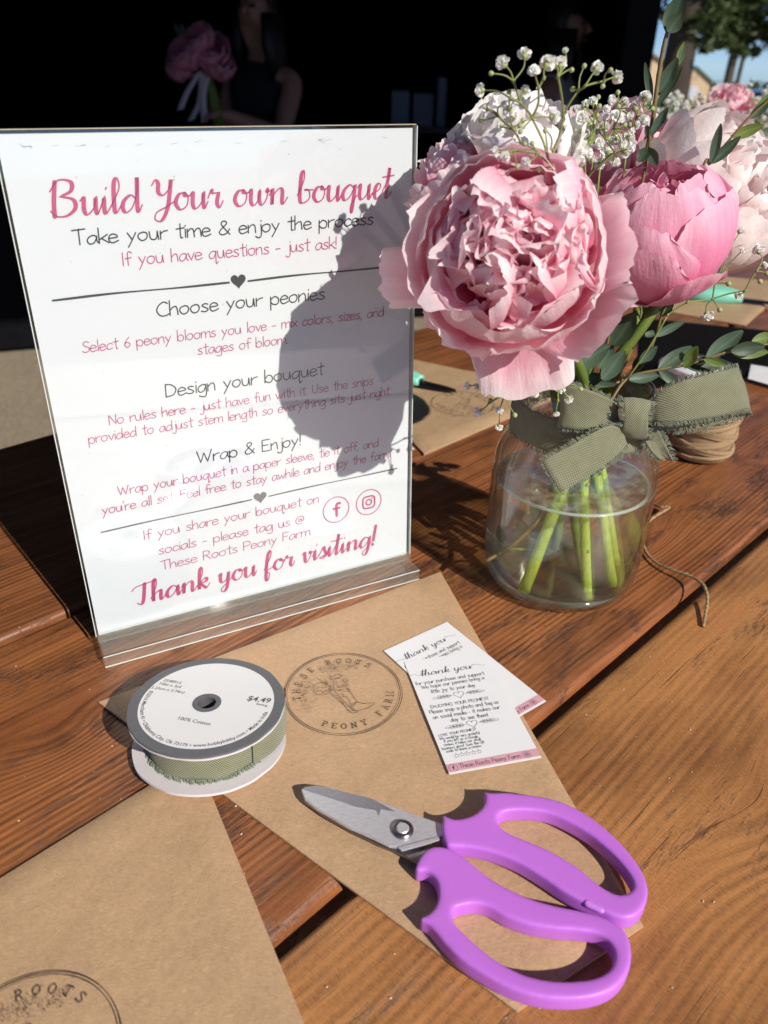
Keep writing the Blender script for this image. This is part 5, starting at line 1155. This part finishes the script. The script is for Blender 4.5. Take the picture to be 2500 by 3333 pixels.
spr('dense cluster of white gypsophila between the white and pale pink peonies', nk, {'a': ((870, 780), 'root'), 'b': ((888, 620), 'a'), 'c': ((960, 600), 'b'), 'd': ((800, 640), 'a'), 'e': ((990, 560), 'c'), 'f': ((1000, 660), 'a')},
    [((855, 510), 'b', 36), ((888, 535), 'b', 30), ((902, 437), 'b', 24), ((920, 498), 'b', 0), ((950, 548), 'c', 28), ((1010, 505), 'e', 36), ((885, 603), 'b', 30), ((965, 665), 'f', 36), ((1058, 597), 'e', 30), ((1042, 650), 'f', 34), ((803, 640), 'd', 36), ((857, 640), 'b', 34), ((775, 597), 'd', 34), ((735, 540), 'd', 26), ((712, 635), 'd', 26), ((770, 715), 'd', 34), ((820, 745), 'a', 26), ((1013, 460), 'e', 0), ((765, 662), 'd', 0), ((830, 600), 'd', 26), ((980, 610), 'f', 22), ((1070, 570), 'e', 18), ((900, 690), 'a', 22), ((850, 690), 'a', 24), ((690, 600), 'd', 22), ((660, 650), 'd', 24), ((750, 580), 'd', 22), ((790, 545), 'd', 20), ((840, 560), 'b', 22), ((910, 570), 'b', 22), ((930, 620), 'c', 26), ((880, 660), 'a', 28), ((1000, 700), 'f', 24), ((930, 710), 'f', 26), ((1010, 600), 'e', 22), ((1030, 620), 'e', 24), ((960, 500), 'c', 18), ((740, 690), 'd', 22), ((690, 680), 'd', 20), ((790, 690), 'd', 24), ((1070, 640), 'f', 20), ((860, 470), 'b', 0), ((1040, 540), 'e', 0), ((930, 460), 'b', 0)], .43, 3, z3, .02)
spr('small white gypsophila sprig beside the tall eucalyptus stem', nk, {'a': ((1050, 620), 'root'), 'b': ((1095, 500), 'a')}, [((1130, 418), 'b', 30), ((1123, 518), 'b', 28), ((1083, 445), 'b', 14), ((1062, 540), 'a', 0), ((1160, 470), 'b', 0)], .49, 4, z3)
spr('gypsophila sprig resting on top of the big pink peony', neck(-.01, -.01, .15), {'a': ((730, 720), 'root'), 'b': ((660, 660), 'a'), 'c': ((560, 650), 'b')}, [((480, 655), 'c', 24), ((523, 675), 'c', 26), ((615, 705), 'b', 30), ((672, 735), 'a', 0), ((575, 720), 'c', 0), ((640, 620), 'b', 0)], .369, 5, z3, .004)
spr('gypsophila sprig hanging over the jar shoulder below the big pink peony', neck(-.035, -.012, .152), {'a': ((640, 1110), 'root'), 'b': ((525, 1165), 'a'), 'c': ((455, 1210), 'b'), 'd': ((455, 1130), 'b')}, [((360, 1138), 'd', 22), ((402, 1140), 'd', 19), ((408, 1248), 'c', 26), ((497, 1240), 'b', 21), ((497, 1315), 'b', 19), ((548, 1180), 'b', 0), ((585, 1185), 'b', 0), ((565, 1262), 'b', 0), ((460, 1200), 'c', 0)], .405, 6, z4, .004)
spr('small gypsophila sprig in front of the olive ribbon below the pink petals', neck(-.02, -.03, .152), {'a': ((700, 1130), 'root'), 'b': ((755, 1120), 'a'), 'c': ((752, 1200), 'b')}, [((650, 1170), 'a', 24), ((762, 1147), 'b', 25), ((798, 1193), 'b', 24), ((745, 1258), 'c', 15), ((850, 1150), 'b', 0)], .408, 7, z4, .003)
spr('gypsophila sprig reaching out to the right over the mint green pruners', neck(.02, -.006, .15), {'a': ((1225, 830), 'root'), 'b': ((1310, 775), 'a'), 'c': ((1420, 760), 'b'), 'd': ((1430, 690), 'c'), 'e': ((1560, 725), 'c'), 'f': ((1610, 640), 'e'), 'g': ((1325, 690), 'b')},
    [((1540, 465), 'd', 22), ((1490, 520), 'd', 26), ((1548, 550), 'd', 14), ((1618, 548), 'f', 30), ((1395, 665), 'd', 26), ((1532, 745), 'e', 21), ((1397, 833), 'c', 30), ((1645, 615), 'f', 16), ((1270, 725), 'g', 24), ((1488, 695), 'd', 0), ((1475, 575), 'd', 0), ((1450, 807), 'c', 0), ((1625, 685), 'f', 0), ((1655, 650), 'f', 0)], .47, 8, z4, .006)

spr('loose white gypsophila sprig rising over the pale peonies left of the tall eucalyptus stem', nk, {'a': ((935, 700), 'root'), 'b': ((960, 560), 'a'), 'c': ((1010, 470), 'b'), 'd': ((905, 500), 'b')},
    [((985, 430), 'c', 22), ((1040, 440), 'c', 20), ((1060, 500), 'c', 22), ((960, 470), 'b', 20), ((870, 450), 'd', 22), ((830, 470), 'd', 18), ((925, 420), 'd', 0), ((1010, 400), 'c', 0), ((1085, 470), 'c', 0), ((1090, 540), 'c', 20), ((900, 560), 'd', 20)], .46, 21, z3)
spr('fine white gypsophila sprig at the left edge of the bouquet over the white peony', nk, {'a': ((640, 690), 'root'), 'b': ((560, 560), 'a'), 'c': ((490, 500), 'b')},
    [((440, 470), 'c', 20), ((470, 430), 'c', 22), ((520, 450), 'c', 18), ((560, 500), 'b', 20), ((600, 520), 'b', 0), ((420, 520), 'c', 0), ((505, 545), 'b', 18)], .40, 22, z3)

# ---- eucalyptus
def leaf(mb, b, t, width, roll, cup=.25, bend=.08, nu=8, nv=12):
    L = t-b; ln = L.length; l = L.normalized(); c = cam_dir((b+t)/2); n_ = (c-l*c.dot(l)).normalized(); s = l.cross(n_)
    n_, s = n_*math.cos(roll)+s*math.sin(roll), s*math.cos(roll)-n_*math.sin(roll)
    P, A = [], []
    for i in range(nv+1):
        v = i/nv; w_ = width*.5*(math.sin(math.pi*min(1, v*.94+.035))**.72)*(1.08-.2*v); row, ar = [], []
        for j in range(nu+1):
            u = -1+2*j/nu
            q = b+L*v+s*u*w_+n_*(cup*w_*(u*u)-bend*ln*math.sin(math.pi*v)*.8)+n_*.05*w_*noise.noise(Vector((u*3, v*4, ln*900)))
            row.append(q); ar.append(1.0 if j == nu//2 else .15*(1-abs(u)))
        P.append(row); A.append(ar)
    mb.grid(P, A)
def eucalyptus(label, stem_px, y, leaves, zf, seed, root=None, r=(.0011, .0006)):
    rnd = random.Random(seed); pts = ([root] if root is not None else [])+[at(*zf(*p), y+dy) for (*p, dy) in stem_px]
    t = thing('eucalyptus_sprig', label, 'foliage sprig', pts[0], 'eucalyptus sprigs')
    stem_mesh(pts, r[0], r[1], seed, 7).build('stem', simple('brown_twig', (.19, .135, .05), .5, .25, 150), t, smooth=True)
    for (b, e, w_, m, dyb, dyt) in leaves:
        pb, pt = at(*zf(*b), y+dyb), at(*zf(*e), y+dyt); k = ((pb-EYE).dot(FWD))/FPX
        sc = (Vector(zf(1, 0))-Vector(zf(0, 0))).length
        mb = MB(); leaf(mb, pb, pt, w_*sc*k, rnd.uniform(-.35, .35)); mb.build('leaf', m, t, smooth=True)
    return t
A_, B_, C_ = leafA, leafB, leafC
eucalyptus('tall eucalyptus stem rising past the tan houses to the top edge', [(590, 1250, .0), (620, 980, .0), (640, 930, 0), (680, 640, 0), (720, 420, 0), (755, 285, 0)], .50,
  [((755, 290), (885, -55), 190, B_, .0, .004), ((757, 288), (880, 125), 150, B_, -.003, -.004), ((848, 590), (905, 380), 75, C_, .0, .0), ((685, 830), (848, 520), 125, A_, 0, -.004), ((655, 960), (885, 600), 75, B_, .002, -.002), ((610, 905), (553, 560), 68, B_, 0, .003), ((605, 970), (545, 955), 50, A_, 0, 0), ((600, 985), (570, 860), 40, C_, 0, 0),
   ((610, 1200), (760, 965), 85, A_, -.004, -.006), ((600, 1240), (560, 1120), 60, B_, -.004, -.006), ((850, 560), (910, 420), 40, A_, -.003, -.003)], z2, 1, neck(.01, .01, .14), (.0014, .0011))
eucalyptus('small eucalyptus tip standing between the rose pink and blush peonies', [(1135, 700, 0), (1145, 640, 0), (1148, 560, 0)], .485, [((1140, 640), (1098, 700), 55, B_, -.002, -.004), ((1142, 640), (1180, 715), 52, A_, -.002, -.006), ((1145, 600), (1132, 535), 28, A_, 0, 0), ((1150, 590), (1215, 470), 38, A_, 0, 0)], z3, 2, neck(.008, .004, .15))
eucalyptus('slender eucalyptus sprig crossing in front of the blush peony at upper right', [(1350, 782, 0), (1410, 705, 0), (1500, 595, 0), (1580, 505, 0), (1700, 400, 0)], .475,
  [((1413, 702), (1456, 533), 42, A_, -.002, -.003), ((1415, 705), (1540, 590), 46, B_, -.002, -.003), ((1505, 590), (1640, 540), 50, C_, 0, -.004), ((1580, 510), (1665, 440), 42, B_, 0, 0), ((1590, 500), (1690, 395), 40, C_, .002, .002), ((1362, 790), (1412, 795), 40, B_, -.002, -.004)], z3, 3, neck(.02, .004, .15), (.0009, .0006))
eucalyptus('long eucalyptus sprig reaching right above the ribbon loop', [(1050, 1105, 0), (1180, 1068, 0), (1300, 1046, 0), (1400, 1018, 0), (1500, 985, 0), (1660, 955, 0), (1740, 940, 0)], .452,
  [((1060, 1108), (1192, 1088), 52, A_, -.002, -.002), ((1188, 1066), (1330, 966), 72, A_, 0, .003), ((1190, 1070), (1272, 1137), 38, A_, -.002, -.004), ((1297, 1058), (1355, 965), 56, C_, -.002, -.003), ((1310, 1055), (1482, 1040), 62, B_, .003, .004), ((1395, 1016), (1551, 898), 76, A_, .003, .004), ((1383, 1020), (1486, 1050), 38, C_, -.003, -.004), ((1500, 985), (1645, 965), 62, B_, -.003, -.002), ((1505, 992), (1660, 990), 60, C_, 0, 0), ((1590, 945), (1700, 915), 55, C_, .002, .002), ((1660, 955), (1800, 930), 66, A_, 0, 0), ((1330, 1050), (1400, 1015), 40, B_, .004, .004)], z4, 4, neck(.006, -.03, .146), (.0010, .0007))
eucalyptus('eucalyptus sprig with round grey leaves under the pink petals above the jar mouth', [(800, 1085, 0), (850, 1000, 0), (890, 935, 0), (930, 860, 0)], .452,
  [((805, 1065), (975, 960), 92, A_, -.002, -.003), ((945, 1110), (1040, 983), 80, A_, -.006, -.006), ((885, 930), (952, 885), 62, C_, -.002, -.002), ((815, 1130), (882, 1072), 56, A_, -.004, -.004), ((870, 1110), (940, 1090), 44, B_, 0, 0), ((890, 1120), (1010, 1130), 40, B_, 0, 0), ((840, 1000), (860, 930), 36, A_, .003, .003), ((990, 960), (1085, 820), 95, B_, .01, .006), ((930, 1060), (990, 960), 60, A_, .012, .012), ((760, 1060), (850, 1080), 44, B_, 0, 0)], z4, 5, neck(-.018, -.012, .148), (.0009, .0007))
eucalyptus('eucalyptus sprig leaning right behind the thick green peony stem', [(1105, 1060, 0), (1170, 930, 0), (1200, 830, 0), (1235, 760, 0)], .475,
  [((1168, 922), (1302, 856), 38, A_, 0, 0), ((1105, 1040), (1180, 965), 50, A_, -.002, -.003), ((1200, 835), (1238, 725), 66, B_, 0, -.002), ((1195, 830), (1245, 790), 50, A_, .002, .002), ((1120, 920), (1190, 900), 30, A_, 0, 0), ((1130, 830), (1165, 760), 60, A_, .005, .005), ((1080, 1080), (1110, 1000), 40, B_, .003, .003)], z4, 6, neck(.012, -.005, .148), (.001, .0007))

# stems standing in the water, seen cut ends down
def waterstem(name_of, pts, r0, r1, seed, label):
    t = thing('cut_flower_stem', label, 'stem', pts[-1], 'flower stems in the jar'); pts = smooth_line(pts, 10); m = len(pts); mb = MB()
    mb.tube(pts, [(r0+(r1-r0)*i/(m-1))*(1+.09*noise.noise(Vector((i*.5, seed, 0)))) for i in range(m)], 14); mb.build('stalk', STEMW, t, smooth=True)
    nb = MB(); rnd = random.Random(seed)
    for k in range(3):
        i = rnd.randrange(m//4, m-4); a = rnd.uniform(0, 6.28); d = Vector((math.cos(a), math.sin(a), .6)).normalized(); nb.tube([pts[i], pts[i]+d*r0*1.25, pts[i]+d*r0*1.6+Vector((0, 0, .001))], [r0*.6, r0*.42, r0*.2], 6)
    nb.build('leaf_scar', STEMW, t, smooth=True)
waterstem('', [jarpt(.000, -.004, .118), jarpt(-.008, -.013, .085), jarpt(-.030, -.034, .0105)], .0036, .0042, 1, 'thick pale green stem slanting down left in the jar water')
waterstem('', [jarpt(.001, -.002, .118), jarpt(.003, -.018, .085), jarpt(.012, -.040, .0105)], .0030, .0036, 2, 'pale green stem in the middle of the jar water')
waterstem('', [jarpt(.004, .002, .118), jarpt(.014, -.008, .085), jarpt(.033, -.024, .0105)], .0034, .0036, 3, 'pale green stem leaning right in the jar water')
waterstem('', [jarpt(.008, .006, .118), jarpt(.02, .006, .085), jarpt(.042, .004, .0105)], .003, .0034, 4, 'pale green stem at the back right of the jar water')
eucalyptus('leafy eucalyptus end under water at the left of the jar', [(640, 780, .0), (560, 860, -.004), (500, 930, -.008), (400, 1020, -.012), (275, 1095, -.016)], .462,
  [((545, 880), (490, 820), 60, B_, -.004, -.004), ((530, 890), (625, 850), 70, B_, -.004, -.004), ((470, 960), (430, 890), 60, B_, -.008, -.008), ((480, 945), (590, 960), 80, B_, -.008, -.004), ((385, 1035), (530, 1035), 14, C_, -.012, -.01), ((360, 1010), (335, 920), 50, B_, -.01, -.008)], z5, 9, None, (.0016, .0014))

# ---- the olive ribbon tied round the neck
bow = thing('ribbon_bow', 'frayed olive cotton ribbon tied in a bow round the neck of the jar', 'ribbon', neck(0, 0, .13))
def strip_px(name, pairs, parent, fr=True, n=14, k=6, seed=0, ends=True, fl_=.0026, dens=3.4):
    A = smooth_line([at(*z5(*p), y) for p, q, y in pairs], k); B = smooth_line([at(*z5(*q), y if not isinstance(y, tuple) else y[1]) for p, q, y in pairs], k)
    return strip3(name, A, B, parent, fr, n, seed, ends, fl_, dens)
def strip3(name, A, B, parent, fr=True, n=14, seed=0, ends=True, fl_=.0026, dens=3.4):
    P, U = [], []; L = 0
    for i in range(len(A)):
        if i: L += ((A[i]+B[i])/2-(A[i-1]+B[i-1])/2).length
        w_ = (A[i]-B[i]).length; d = (A[min(i+1, len(A)-1)]-A[max(0, i-1)]); nn = d.cross(A[i]-B[i]).normalized() if d.length > 0 else Vector()
        P.append([A[i].lerp(B[i], j/n)+nn*(.0012*math.sin(math.pi*j/n)+.0006*noise.noise(Vector((i*.35, j*.4, seed)))) for j in range(n+1)]); U.append([(L, w_*j/n) for j in range(n+1)])
    mb = MB().grid(P, None, U); o = mb.build(name, RIBBON, parent, smooth=True)
    md = o.modifiers.new('t', 'SOLIDIFY'); md.thickness = .0007
    if fr:
        rnd = random.Random(seed); f = MB()
        f_len = sum((A[i+1]-A[i]).length for i in range(len(A)-1))
        for E_, O_ in ((A, B), (B, A)): fray_edge(f, E_, [(E_[i]-O_[i]).normalized() for i in range(len(E_))], fl_, int(f_len*1000*dens), rnd, .0002)
        if ends: fray_edge(f, P[-1], [(P[-1][j]-P[-3][j]).normalized() for j in range(len(P[-1]))], fl_*.6, 40, rnd, .00024)
        f.build('frayed_threads', FRAY, o)
    return o
# band round the neck
Ab, Bb = [], []
for i in range(73):
    a = 2*math.pi*i/72; r_ = .0444+.0008*noise.noise(Vector((math.cos(a)*2, math.sin(a)*2, 3)))
    tz = .0025*math.sin(a*1.0+1)
    Ab.append(JC+Vector((r_*math.cos(a), r_*math.sin(a), .1405+tz*.3))); Bb.append(JC+Vector(((r_+.0016)*math.cos(a), (r_+.0016)*math.sin(a), .1205+tz)))
strip3('band', Ab, Bb, bow, True, 12, 1, False, .003, 1.6)
strip_px('loop', [((925, 320), (930, 455), .4235), ((800, 262), (800, 452), .4185), ((690, 232), (680, 446), .4195), ((635, 236), (632, 440), .4245), ((650, 255), (655, 430), .4275)], bow, True, 12, 6, 2, False)
strip_px('tail', [((950, 440), (965, 520), .4200), ((860, 436), (905, 580), .4140), ((720, 510), (790, 670), .4075), ((550, 604), (640, 758), .4000)], bow, True, 14, 6, 3)
strip_px('loop', [((1065, 330), (1080, 420), .4265), ((1130, 268), (1130, 412), .4225), ((1230, 215), (1240, 412), .4215), ((1380, 172), (1390, 392), .4260), ((1490, 148), (1530, 356), .4330), ((1512, 150), (1566, 350), .4390), ((1500, 170), (1555, 372), .4440), ((1380, 215), (1400, 425), .4440), ((1230, 270), (1240, 455), .4400), ((1080, 335), (1100, 440), .4340)], bow, True, 14, 6, 4, False)
strip_px('tail', [((1035, 470), (1100, 425), .4270), ((1060, 520), (1130, 470), .4290), ((1095, 570), (1160, 530), .4330), ((1135, 600), (1195, 600), .4370)], bow, True, 10, 6, 5, True, .0028)
# knot: ribbon wound over the crossing, top to bottom
kA, kB = [], []
for i in range(29):
    a = R(-110+i*310/28); yy = 395-92*math.sin(a); dy = .4245-.0085*math.cos(a)
    pinch = 1-.10*math.cos(2*a)
    kA.append(at(*z5(1012-68*pinch+8*math.sin(a), yy-8), dy)); kB.append(at(*z5(1012+66*pinch+8*math.sin(a), yy+10), dy))
strip3('knot', kA, kB, bow, True, 12, 6, False, .003, 2.2)

# ---- twine: ball behind the jar and the loose strand
jute, N = mat('jute'); uvn = N.n('TexCoord').outputs['UV']; sp_ = N.n('SeparateXYZ', {0: uvn})
tw_ = N.math('SINE', N.math('ADD', N.math('MULTIPLY', sp_.outputs[0], 12.566), N.math('MULTIPLY', sp_.outputs[1], 260)))
jn = N.noise(N.mapping((1, 1, 1)), 900, 4, .7).outputs[0]
p = N.n('BsdfPrincipled', {'Base Color': N.mix(jn, (.24, .14, .065, 1), (.52, .36, .20, 1)), 'Roughness': .9}); N.t.links.new(N.bump(N.math('ADD', N.math('MULTIPLY', tw_, .5), jn), .8, .0006), p.inputs['Normal']); N.out(p.outputs[0])
bc = onz(2270, 1480); bc.z = 0
ball = thing('twine_spool', 'ball of natural jute twine standing behind the right side of the jar', 'twine', bc, None)
core = MB().lathe([(0, .0005), (.020, .0005), (.0265, .004), (.0285, .03), (.0265, .057), (.020, .060), (0, .060)], bc, 32).build('core', jute, ball, smooth=True)
wb = MB(); pts = []; rnd = random.Random(5)
for i in range(2600):
    a = i*.19; lay = i//1300; f = (i % 1300)/1300
    z = .031+.0265*math.sin(f*55+lay)*(.95)
    r_ = .0288+.0008*lay+.0007*noise.noise(Vector((i*.03, 0, 0)))-.0055*max(0, abs(z-.031)/.0265-.8)/.2
    pts.append(bc+Vector((r_*math.cos(a), r_*math.sin(a), z)))
wb.tube(pts, .0013, 5); wb.build('winding', jute, ball, smooth=True)
sp_px = [(2105, 1632, .002), (2150, 1650, .006), (2178, 1652, .007), (2120, 1690, .006), (2092, 1735, .004), (2100, 1790, .003), (2135, 1830, .0035), (2190, 1855, .006), (2250, 1876, .008), (2290, 1905, .009), (2303, 1950, .006), (2296, 2000, .003), (2290, 2038, .0016)]
pts = smooth_line([onz(u, v, z) for u, v, z in sp_px], 8)
strand = thing('twine_strand', 'loose jute twine strand curling over the plank gap right of the jar', 'twine', pts[-1])
m = MB().tube(pts, [.0011+.0003*noise.noise(Vector((i*.3, 1, 0))) for i in range(len(pts))], 8); m.build('strand', jute, strand, smooth=True)
fz = MB()
for i in range(150):
    k = rnd.randrange(len(pts)-1) if i % 3 else rnd.randrange(len(pts)-26, len(pts)-1); q = pts[k]+Vector((rnd.gauss(0, .0005), rnd.gauss(0, .0005), rnd.gauss(0, .0004))); d = Vector((rnd.gauss(0, 1), rnd.gauss(0, 1), rnd.gauss(0, .6))).normalized()*rnd.uniform(.0015, .0045)
    q2 = q+d; q2.z = max(q2.z, .0004); fz.tube([q, (q+q2)/2+Vector((0, 0, .0004)), q2], [.00009, .00008, .00005], 3, cap=False)
fz.build('loose_fibres', jute, strand)

# ---- far tools, black slab and the second bouquet
mint = simple('mint_plastic', (.22, .62, .46), .35, .05, 60); blkp = simple('black_metal', (.02, .02, .022), .3, .2, 200, metal=.6)
def snips(label, a, b, wob, hw):
    # snips lying along a (tip) -> b (handle end): two slim blades, pivot and two handles
    d = (b-a); ln = d.length; d.normalize(); s = Vector((-d.y, d.x, 0)); t = thing('garden_snips', label, 'snips', (a+b)/2)
    for k, z in ((1, .0015), (-1, .0035)):
        pl = [a, a+d*ln*.16+s*k*.004, a+d*ln*.42+s*k*.006, a+d*ln*.46-s*k*.003, a+d*ln*.2-s*k*.001]
        pl = [(q.x, q.y) for q in pl]
        if sum(pl[i][0]*pl[(i+1) % 5][1]-pl[(i+1) % 5][0]*pl[i][1] for i in range(5)) < 0: pl.reverse()
        MB().prism(pl, a.z+z, a.z+z+.0018).build('blade', blkp, t)
        hp = smooth_line([a+d*ln*.42+s*k*.004, a+d*ln*.6+s*k*wob*.7, a+d*ln*.82+s*k*wob, b+s*k*wob*.4], 6)
        MB().tube([q+Vector((0, 0, .007)) for q in hp], [hw*(.7+.5*math.sin(math.pi*i/(len(hp)-1))) for i in range(len(hp))], 12).build('handle', mint, t, smooth=True)
    MB().lathe([(0, 0), (.004, 0), (.004, .0025), (0, .003)], a+d*ln*.43+Vector((0, 0, .006)), 20).build('pivot', blkp, t, smooth=True)
    return t
snips('black bladed snips with mint handle poking out from behind the sign', onz(1484, 1282, .006), onz(1215, 1225, .006), .010, .0065)
snips('mint green pruners lying on the far right paper bag', onz(2560, 1000, .006), onz(2215, 960, .006), .013, .0105)
slab_m = simple('slab_black', (.007, .006, .006), .9, .3, 60, .2, 300, spec=.05)
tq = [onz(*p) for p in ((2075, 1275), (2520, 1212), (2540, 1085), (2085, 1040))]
tr_ = thing('black_slab', 'flat black slab behind the eucalyptus right of the jar', 'tray', sum(tq, Vector())/4)
pillow(tq, .004, 16, 3, wave=.0002).build('slab', slab_m, tr_, auto=40)  # thin black slab laid over the dark patch of boards
lc = onz(2270, 1225, .006); tp = thing('tape_roll', 'white cored roll of clear tape on the black slab', 'tape', (lc.x, lc.y, .005))
MB().lathe([(.0, .0056), (.030, .0056), (.034, .0056), (.034, .018), (.032, .019), (0, .019)], (lc.x, lc.y, 0), 48).build('core', simple('white_plastic', (.72, .72, .76), .35), tp, auto=40)
MB().lathe([(.0345, .0056), (.046, .0056), (.046, .018), (.0345, .018), (.0345, .0056)], (lc.x, lc.y, 0), 48).build('tape', ACB, tp, auto=40)
cq4 = [onz(*p, .0055) for p in ((2435, 1232), (2540, 1262), (2560, 1205), (2445, 1186))]
pc = thing('paper_slip', 'small white paper slip at the right edge beside the black slab', 'paper', sum(cq4, Vector())/4); pillow(cq4, .0006, 8, 2, z0=.0052, wave=.0003).build('slip', CARD, pc)
cq5 = [onz(*p, .0005) for p in ((1290, 1470), (1350, 1462), (1328, 1436), (1290, 1440))]
pc = thing('paper_slip', 'tiny white paper scrap at the corner of the bag behind the sign', 'paper', sum(cq5, Vector())/4); pillow(cq5, .0004, 6, 4, z0=.0002, wave=.0002).build('slip', CARD, pc)

b2 = at(2350, 480, 1.60); b2.z = 0
jr2 = thing('glass_jar', 'second glass jar of flowers far behind the blush peony', 'jar', b2)
MB().lathe(outp+inn, b2, 48).build('glass', GL, jr2, smooth=True, outward=True)
nb2 = b2+Vector((0, 0, .137))
def far_peony(label, px, Y, ax, Rr, pm, seed):
    c = at(*px, Y); a = Vector(ax); peony(label, c, a, seed*.7, Rr, pm, [c-a.normalized()*Rr*.9, nb2+Vector((random.Random(seed).uniform(-.02, .02), random.Random(seed+1).uniform(-.02, .02), 0)), b2+Vector((0, 0, .012))], G3, 26, seed, wid=(.24, .4), ruf=.1, front=.7, open_=.82)
far_peony('pink peony in the far bouquet just above the blush peony', (2390, 335), 1.58, (.1, -.6, 1), .042, PM1, 71)
far_peony('pale peony in the far bouquet beside the tall eucalyptus stem', (2235, 420), 1.62, (-.4, -.5, 1), .042, PM1, 72)
far_peony('white peony in the far bouquet at the right edge of the frame', (2520, 470), 1.58, (.6, -.5, .6), .045, PM4, 73)
rnd = random.Random(12)
hd_ = [((2200+rnd.gauss(0, 45), 335+rnd.gauss(0, 22)), 'b', rnd.uniform(11, 15)) for _ in range(60)]
spr('far mass of white gypsophila between the tan houses and the blush peony', nb2, {'a': ((2230, 520), 'root'), 'b': ((2205, 400), 'a')}, hd_, 1.6, 14, lambda x, y: (x, y), .03)
hd_ = [((2470+rnd.gauss(0, 26), 380+rnd.gauss(0, 70)), 'b', rnd.uniform(11, 15)) for _ in range(36)]
spr('far white gypsophila at the right edge of the frame', nb2, {'a': ((2440, 560), 'root'), 'b': ((2465, 450), 'a')}, hd_, 1.55, 15, lambda x, y: (x, y), .03)
eucalyptus('grey eucalyptus leaves of the far bouquet at the right edge', [(2400, 600, 0), (2450, 470, 0), (2500, 380, 0)], 1.55, [((2440, 490), (2520, 520), 40, A_, 0, 0), ((2450, 470), (2440, 390), 42, A_, 0, 0), ((2470, 430), (2545, 440), 40, A_, 0, 0), ((2430, 520), (2500, 590), 46, A_, 0, 0), ((2420, 560), (2500, 640), 46, B_, 0, 0), ((2490, 400), (2540, 340), 40, A_, 0, 0)], lambda x, y: (x, y), 16, nb2, (.0016, .001))

# ---- the small bouquet in the woman's hand
hb_ = at(690, 300, 3.58)
hq = thing('hand_bouquet', 'pink bouquet with white ribbon tails held by the woman in black', 'bouquet', hb_)
rnd = random.Random(31); pmb = petal_mat('held_pink', (.60, .10, .25), (.70, .24, .38), (.75, .42, .52))
for i, (u, v, rr) in enumerate(((600, 170, .07), (690, 165, .075), (650, 120, .06), (715, 205, .065), (585, 215, .055))):
    mb = MB(); c = at(u, v, 3.58+rnd.uniform(-.03, .03)); M = frame(c, Vector((rnd.uniform(-.5, .5), -.8, .8)), i)
    for k in range(14): guard(mb, M, rr*(1.05-.035*k), k*2.4, 55, 15, 105+k*2, k+i*9, .08, 0, 1, .15, 10, 8)
    mb.build('peony_head', pmb, hq, smooth=True)
lm2 = MB()
for k in range(16): leaf(lm2, at(640, 200, 3.6), at(640+rnd.uniform(-90, 90), 100+rnd.uniform(-25, 60), 3.62), .035, rnd.uniform(-.5, .5))
lm2.build('greenery', leafA, hq, smooth=True)
MB().tube([at(655, 190, 3.58), at(690, 300, 3.58), at(715, 420, 3.58)], [.02, .022, .026], 10).build('stems', STEM, hq, smooth=True)
wr = simple('white_satin', (.55, .55, .60), .4)
for (p, q, r_) in (((640, 235), (600, 300), (575, 360)), ((650, 245), (640, 330), (610, 395)), ((665, 250), (650, 310), (655, 400)), ((660, 245), (600, 250), (578, 262))):
    A1 = smooth_line([at(*x, 3.55) for x in (p, q, r_)], 6); B1 = [a+Vector((.028, 0, .006)) for a in A1]; sb_ = MB().grid([A1, B1]).build('ribbon_tail', wr, hq, smooth=True); md = sb_.modifiers.new('t', 'SOLIDIFY'); md.thickness = .002

# ---- crumbs and flecks lying on the boards
cb = MB(); rnd = random.Random(77)
for i in range(150):
    u, v = rnd.uniform(0, 2500), rnd.uniform(1700, 3333); q = onz(u, v, .0004); n_ = abs((q-Vector((0, 0, q.z))).dot(TN)-.1648)
    if n_ < .008: continue
    r_ = rnd.uniform(.0002, .0007); a = rnd.uniform(0, 6.28)
    P = [q+Vector((r_*math.cos(a+k*1.2566)*rnd.uniform(.5, 1.3), r_*math.sin(a+k*1.2566)*rnd.uniform(.5, 1.3), 0)) for k in range(5)]
    cb.add(P+[q+Vector((0, 0, r_*.8))], [(k, (k+1) % 5, 5) for k in range(5)])
tag(cb.build('table_crumbs', simple('pale_crumb', (.62, .52, .38), .8)), 'tiny pale flecks of dust scattered over the wooden boards', 'crumbs', kind='stuff')
